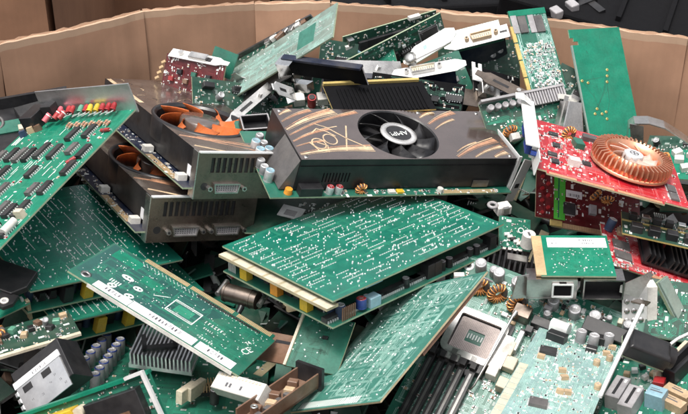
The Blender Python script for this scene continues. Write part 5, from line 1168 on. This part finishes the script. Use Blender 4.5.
for i,(x,y) in enumerate(((6,4),(8,-8))): put(root,'printed_ring',MB().lathe([(3,.05),(3,.1),(2,.1),(2,.05)],16,0).mesh('printed_ring','silk'),x,y,0)
for i in range(5): put(root,'component',m_block(5,3,2.5,('silk','white','chip')[i%3]),-8+i*3,-2-i*2,0,rz=.2)
put(root,'edge_strip',MB().box(-w/2,-h/2-1,-2,w/2-8,-h/2+1,1).mesh('edge_strip','white'))
o=thing('plug','white plastic plug with a small dark mark beside the network card label','plug',(.168,-.089,.702),rot=(10,0,12)); bev(put(o,'body',MB().cyl((0,0,0),(0,0,14),6.5,6,14).mesh('body','white')),.5); put(o,'mark',MB().box(-1,-2.5,14,1,2.5,14.2).mesh('mark','ink'))
o=thing('heatsink','black ribbed heatsink in the gap left of the network socket card','heatsink',(.150,-.097,.680),rot=(12,10,-12)); put(o,'base',MB().box(-26,-14,0,26,14,4).mesh('base','black'))
for i in range(11): put(o,'fin',cached('hsf',lambda:MB().box(-.9,-14,4,.9,14,15).mesh('fin','black')),-25+i*5,0,0)
put(o,'clip',MB().box(-10,-9,15,8,-1,16.5).mesh('clip','tin'),6,8,0,rz=.1)
o=thing('connector','cluster of clear and white plugs by the right corner of the centre double board','connector',(.150,-.042,.710),rot=(8,0,20)); bev(put(o,'body',m_block(14,10,9,'white')),.4); put(o,'latch',MB().box(-3,-8,3,3,-5,10).mesh('latch','tin')); put(o,'ring_cap',MB().torus((0,0,0),4,1.6).mesh('ring_cap','grey'),-10,2,9)
o=thing('circuit_board','dim green board with a tilted silver sticker under the centre graphics card','circuit board',(-.035,-.045,.708),rot=(6,-4,-8)); pcb(o,rect(110,56),'dgreen'); smd(o,60,40,130,44,16,0,mats=('chip','silk','solder','silk','tan'))
put(o,'sticker',MB().box(-12,-7,2,12,7,3).mesh('sticker','bright'),-14,-2,3,rz=-.35,rx=.2); put(o,'sticker_print',MB().box(-6,-5,3.05,6,2,3.1).mesh('sticker_print','grey'),-14,-2,3,rz=-.35,rx=.2)
# ================================================================ lower left
root,w,h,f=pose_thing('io_black','port_block','black plastic port block with grey metal face and a long white label strip, lower left','port block')
put(root,'face_plate',MB().box(-w/2,-h/2,-1.2,w/2,h/2-5,0).mesh('face_plate','alu')); put(root,'label_strip',MB().box(-w/2-1,h/2-5.5,-1,w/2+1,h/2,.6).mesh('label_strip','label')); put(root,'housing',m_block(w+4,34,26,'black'),2,h/2-8,-27,rx=.0)
b=MB(); r=random.Random(6); glyphs(b,-4,h/2-4,9,2.2,.62,r); put(root,'label_print',b.mesh('label_print','ink'),stuff=True)
for x in(-13,7): put(root,'port_opening',MB().box(-4.5,-2.6,-.2,4.5,2.6,.3).mesh('port_opening','black'),x,h/2-10,0)
b=MB()
for x,y in((-14,-6),(-4,-8),(6,-4),(15,-7),(12,-1),(18,-12)): glyphs(b,x,y,2,1.6,.02,r)
put(root,'stamped_mark',b.mesh('stamped_mark','ink'),stuff=True)
for i in range(4): put(root,'edge_tab',m_block(3,4,2,'alu'),-w/2-1.5,-h/2+4+i*6,-1.4)
root,w,h,f=simple('cream_edge','circuit_board','green board with a cream coloured front edge and mixed small parts, lower left','circuit board','dgreen',edge='cream',seed=241,nsmd=90)
put(root,'edge_strip',MB().box(-w/2,-h/2-1,-1.8,w/2,-h/2+3,.4).mesh('edge_strip','cream'),rz=0)
for i in range(9): put(root,'component',m_block(6,5,4,('brown','chip','greenp','tan','black')[i%5]),-w/2+10+i*7,-2+(i%3)*7,0,rz=.4*i)
put(root,'capacitor',m_ecap(2.6,11,'sleeve'),w/2-22,8,0,rx=.7); put(root,'coil',m_toroid(5,2,10),-w/2+12,12,4)
# stray left boards: black bracket, lower green board
o=thing('plastic_bracket','black plastic bracket with a white rimmed hole, far left under the chip board','bracket',(-.290,-.172,.722),rot=(8,6,-20))
bev(put(o,'plate',MB().prism([(-60,-14),(20,-16),(28,-4),(26,16),(-60,18)],-3,3).mesh('plate','black')),1); tb=put(o,'tab',MB().prism([(-6,-16),(4,-17),(9,-10),(8,0),(-8,0)],-1.5,2).mesh('tab','black'),18,-14,-1); put(tb,'hole_rim',MB().lathe([(3.6,0),(3.6,.8),(1.8,.8),(1.8,0)],18,0).mesh('hole_rim','white'),1,-10,2); put(tb,'hole',MB().disc((0,0,0),1.8,12).mesh('hole','grey'),1,-10,2.3)
o=thing('circuit_board','plain bright green board corner below the black bracket at the left frame edge','circuit board',(-.312,-.190,.706),rot=(16,-6,38)); pcb(o,rect(80,50),'green3'); traces(o,80,50,20,4,'trace',.5,.3); put(o,'edge_post',MB().box(-1.5,-2,-22,1.5,2,2).mesh('edge_post','edge_tan'),39,-22,0)
for i in range(3): put(o,'pin',MB().box(-1,-2,0,1,2,3).mesh('pin','silk'),30+i*3,-10-i*4,0)
# motherboard with rows of capacitors and grey heatsink
root,w,h,f=simple('mobo_left','motherboard','dark green motherboard with a double row of blue topped capacitors and grey heatsink, lower left','motherboard','green2',seed=251,tr='trace',nsmd=260,ntr=90)
c=f['caps']
for a_,b_ in((0,1),(2,3)):
    for i in range(7):
        t=i/6; x=c[a_][0]+(c[b_][0]-c[a_][0])*t+(a_*.4); y=c[a_][1]+(c[b_][1]-c[a_][1])*t
        put(root,'capacitor',m_ecap(4.4,15,'sleeve','captop','bluep'),x+(2 if a_ else -2),y-6,0)
sk=put(root,'heatsink',MB().box(-26,-20,0,30,20,4).mesh('heatsink','alu'),f['sink'][0],f['sink'][1]-8,16,rz=-.15,rx=.25)
for i in range(16): put(sk,'fin',cached('gfin',lambda:MB().box(-.7,-20,4,.7,20,16).mesh('fin','alu')),-24+i*3.5,0,0)
fr=put(sk,'clip_frame',MB().box(-20,-14,16,10,-9,19).box(-20,-14,16,-16,6,19).box(6,-14,16,10,6,19).mesh('clip_frame','black'),0,4,0,rz=.35)
for i in range(3): put(root,'connector',m_header(8,2,9),f['hdr'][0][0]-6+i*6,f['hdr'][0][1]-12+i*8,6,rz=.3)
for x,y in f['wht']: put(root,'connector',m_block(6,22,12,'cream'),x,y,8,rz=-.5)
put(root,'capacitor',m_ecap(4,13,'black','captop'),42,-26,8); put(root,'component',m_block(12,10,8,'bluep'),10,70,0); put(root,'chip',m_dip(20,7,4),-30,20,0,rz=.4)
# upright board at the bottom edge
root,w,h,f=simple('bottom_board','circuit_board','upright green board with yellow blocks and a white metal end, bottom left frame edge','circuit board','green2',edge='green3',seed=261,nsmd=60,tr='trace')
put(root,'edge_strip',MB().box(-w/2,h/2-1.5,-4,w/2,h/2+1,3).mesh('edge_strip','green3')); put(root,'black_box',m_block(46,22,9,'black'),w/2-34,1,0); put(root,'red_strip',MB().box(-14,-2,9,8,2,9.6).mesh('red_strip','brown'),w/2-30,-4,0)  # bright green strip draws the board edge with its glint painted in
for x in(-4,-28,): put(root,'yellow_block',m_block(22,16,12,'yellow'),x+4,5,0)
for x in(-14,14): put(root,'cream_cap',MB().cyl((0,0,0),(0,0,10),4.6,None,12).mesh('cream_cap','cream'),x,8,0)
put(root,'blue_block',m_block(12,8,8,'bluep'),-48,0,0)
put(root,'end_bracket',MB().box(-15,h/2+.6,0,0,h/2+3,3.4).box(-1.4,-h/2-24,0,1.4,h/2+2.9,3.2).mesh('end_bracket','bright'),w/2-2,0,3,rz=.04)
# white connector
root,w,h,f=pose_thing('white_conn','connector','long white plastic connector bar between the label card and the brown metal strip','connector')
put(root,'body',m_block(w,h,13,'white',.6),0,0,-13); 
for i in range(12): put(root,'notch',cached('notch',lambda:MB().box(-1,-1,0,1,1,.6).mesh('notch','cream')),-w/2+5+i*3.4,h/2-2,0)
for x in(-6,-2.5,8): put(root,'mark',cached('wmark',lambda:MB().box(-1,-1.8,.02,1,1.8,.2).mesh('mark','ink')),x-4,-2,0)
# brown strip
root,w,h,f=pose_thing('brown_strip','heatsink','brown metal channel with small transistors between its walls, bottom centre','heatsink')
put(root,'channel',MB().box(-w/2,-h/2,-12,w/2,h/2,-10).box(-w/2,-h/2,-12,-w/2+1.4,h/2,0).box(w/2-1.4,-h/2,-12,w/2,h/2,1).mesh('channel','brown')); put(root,'end_plate',MB().box(-w/2-1,-1,-14,w/2+3,2.6,5).mesh('end_plate','black'),0,h/2,0)
for i in range(5): put(root,'transistor',m_block(8,6,9,'tan' if i%2 else 'brown'),-2+(i%2)*5,-h/2+14+i*12,-10,rz=.3)
for i in range(4): put(root,'component',m_block(5,7,7,'chip_grey'),4,-h/2+8+i*13,-10)
put(root,'washer',MB().lathe([(3,0),(3,.8),(1.4,.8),(1.4,0)],12,0).mesh('washer','tin'),-1,-h/2+10,0)
# round metal connector
o=thing('metal_connector','round metal connector with two ear posts, left of the centre double board','connector',(-.088,-.160,.694),rot=(10,0,-25))
put(o,'barrel',MB().cyl((-15,0,0),(15,0,0),8,None,18).cyl((-17,0,0),(-15,0,0),8.6,8.6,18).cyl((8,0,0),(9.4,0,0),8.5,8.5,18).mesh('barrel','brown_metal')); put(o,'ear_post',MB().cyl((0,-9,0),(0,9,0),2.6,None,8).mesh('ear_post','tin'),-21,2,2); put(o,'ear_post',MB().cyl((0,-9,0),(0,9,0),2.6,None,8).mesh('ear_post','tin'),20,2,2); put(o,'knob',MB().cyl((0,0,-2),(0,-7,-4),3,2.4,10).mesh('knob','black'),2,-7,-3)
o=thing('component_cluster' if False else 'red_connector','small dark red plugs in the gap left of the centre double board','plug',(-.094,-.125,.694),rot=(0,0,30)); put(o,'body',m_block(16,8,8,'redp')); put(o,'pin',MB().cyl((0,0,8),(0,0,12),1,None,6).mesh('pin','solder'),-4,0,0); put(o,'pin',MB().cyl((0,0,8),(0,0,12),1,None,6).mesh('pin','solder'),3,0,0)
o=thing('lid_panel','dark grey metal lid wedged between the label card and the white connector bar','metal panel',(-.055,-.205,.672),rot=(24,-10,-30)); bev(put(o,'sheet',MB().box(-24,-14,-1,24,14,1).mesh('sheet','brown')),.5); put(o,'slot',MB().box(-10,-1.5,1,10,1.5,1.1).mesh('slot','black'),4,6,0)

# ================================================================ further cards and brackets packed between the others at the back
def thin_card(label,loc,rot,w,h,m,seed,edge='edge',brk=None,parts=6,cat='circuit board',name='circuit_board',tr='trace_dark',fingers=False):
    o=thing(name,label,cat,loc,rot=rot); r=random.Random(seed)
    pcb(o,[(-w/2,-h/2),(w/2-3,-h/2),(w/2,-h/2+3),(w/2,h/2),(-w/2,h/2)],m,edge); traces(o,w,h,int(w*h/120),seed,tr,.45,.25); smd(o,w-6,h-6,int(w*h/45),seed+1,mats=('chip','tan','solder','grey_green','brown'))
    for i in range(parts):
        k=r.randrange(4); x,y=r.uniform(-w/2+8,w/2-8),r.uniform(-h/2+7,h/2-7)
        if k==0: put(o,'chip',m_qfp(r.choice((9,12)),1.8,r.choice(('chip','chip_mid')),pins=2),x,y)
        elif k==1: put(o,'capacitor',m_ecap(r.choice((2.8,3.6)),r.choice((7,9)),r.choice(('sleeve','sleeve_b','black'))),x,y)
        elif k==2: put(o,'connector',m_block(r.uniform(8,16),6,7,r.choice(('white','black','grey','cream'))),x,y)
        else: put(o,'chip',m_dip(17.5,6.4,3),x,y,0,rz=math.pi/2)
    if fingers: put(o,'contact_pad',m_fingers(w*.6,5,1.1),0,-h/2+.2,.03,stuff=True)
    if brk:
        bk=put(o,'bracket',m_bracket(h+30,17,1,brk,8),-w/2-1,2,2,rz=math.pi/2,ry=0,rx=0); bk.rotation_euler=(rad(90),rad(90),0)
        put(bk,'socket',m_dconn(24,9,5,'tin','white',True,2),4,0,0)
    return o
thin_card('thin dark green card lying slanted between the red card and the long pale board',(-.118,.118,.752),(46,18,24),88,44,'dgreen',301)
thin_card('half hidden green card with a bright bracket under the long pale slanted board',(-.056,.135,.758),(38,-26,-30),84,40,'green2',303,brk='tin')
thin_card('narrow black card tucked behind the black fin card',(.075,.094,.772),(58,6,-6),96,30,'matte_black',305,tr='trace_dark')
thin_card('mid green card end showing under the white bracket with the silver socket',(.102,.150,.762),(54,-14,18),64,46,'green2',307,fingers=True)
thin_card('dark green card leaning on the back wall behind the white brackets',(.150,.205,.757),(70,-8,-16),92,52,'dgreen',309)
thin_card('teal card slanting between the tall chip board and the plain green board',(.243,.130,.748),(58,20,-20),56,60,'dgreen',311)
thin_card('dark card lying low beside the right box wall under the arched strip',(.352,.075,.708),(24,-12,-30),84,58,'dgreen',313)
thin_card('small green card poking up at the left end of the long dark boards',(-.006,.160,.784),(62,14,12),42,34,'dgreen',315,parts=3)
def strap(label,loc,rot,L,wd,metal,seed):
    o=thing('slot_bracket',label,'bracket',loc,rot=rot)
    p=put(o,'plate',m_bracket(L,wd,1,metal,9)); put(o,'screw_post',MB().cyl((0,0,0),(0,0,4),2.6,None,6,0,smooth=False).mesh('screw_post','tin'),L*.2,0,0); put(o,'slot',MB().box(-9,-1.6,.02,9,1.6,.1).mesh('slot','black'),-L*.15,0,0)
strap('loose dull slot bracket lying across the foot of the long pale board',(-.094,.088,.765),(28,-14,52),62,11,'tin',1)
strap('loose dull metal bracket slanting behind the black fin card',(.020,.128,.786),(34,8,16),86,17,'tin',2)
strap('short tarnished bracket between the clip card and the slot connector board',(.170,.108,.772),(20,18,-24),56,15,'brown_metal',3)
strap('bright thin bracket standing beside the chrome socket of the black card',(-.058,.068,.786),(62,30,70),54,14,'bright',4)
def cable(label,pts,rad_,m,seed,cat='cable'):
    o=thing('cable',label,cat,(0,0,0)); 
    P=[Vector(p) for p in pts]; out=[]
    for i in range(len(P)-1):
        p0,p1,p2,p3=P[max(i-1,0)],P[i],P[i+1],P[min(i+2,len(P)-1)]
        for t in range(6):
            t/=6; out.append(.5*((2*p1)+(p2-p0)*t+(2*p0-5*p1+4*p2-p3)*t*t+(3*p1-p0-3*p2+p3)*t**3))
    out.append(P[-1]); o.location=P[0]
    put(o,'sleeve',MB().tube([(p-P[0])*1000 for p in out],rad_,7,0).mesh('sleeve',m)); put(o,'plug',m_block(9,6,6,'white' if m!='white' else 'black'))
cable('short grey wire curling beside the copper coils of the motherboard',[(.10,-.15,.705),(.115,-.162,.716),(.128,-.158,.708)],1.0,'grey',3)
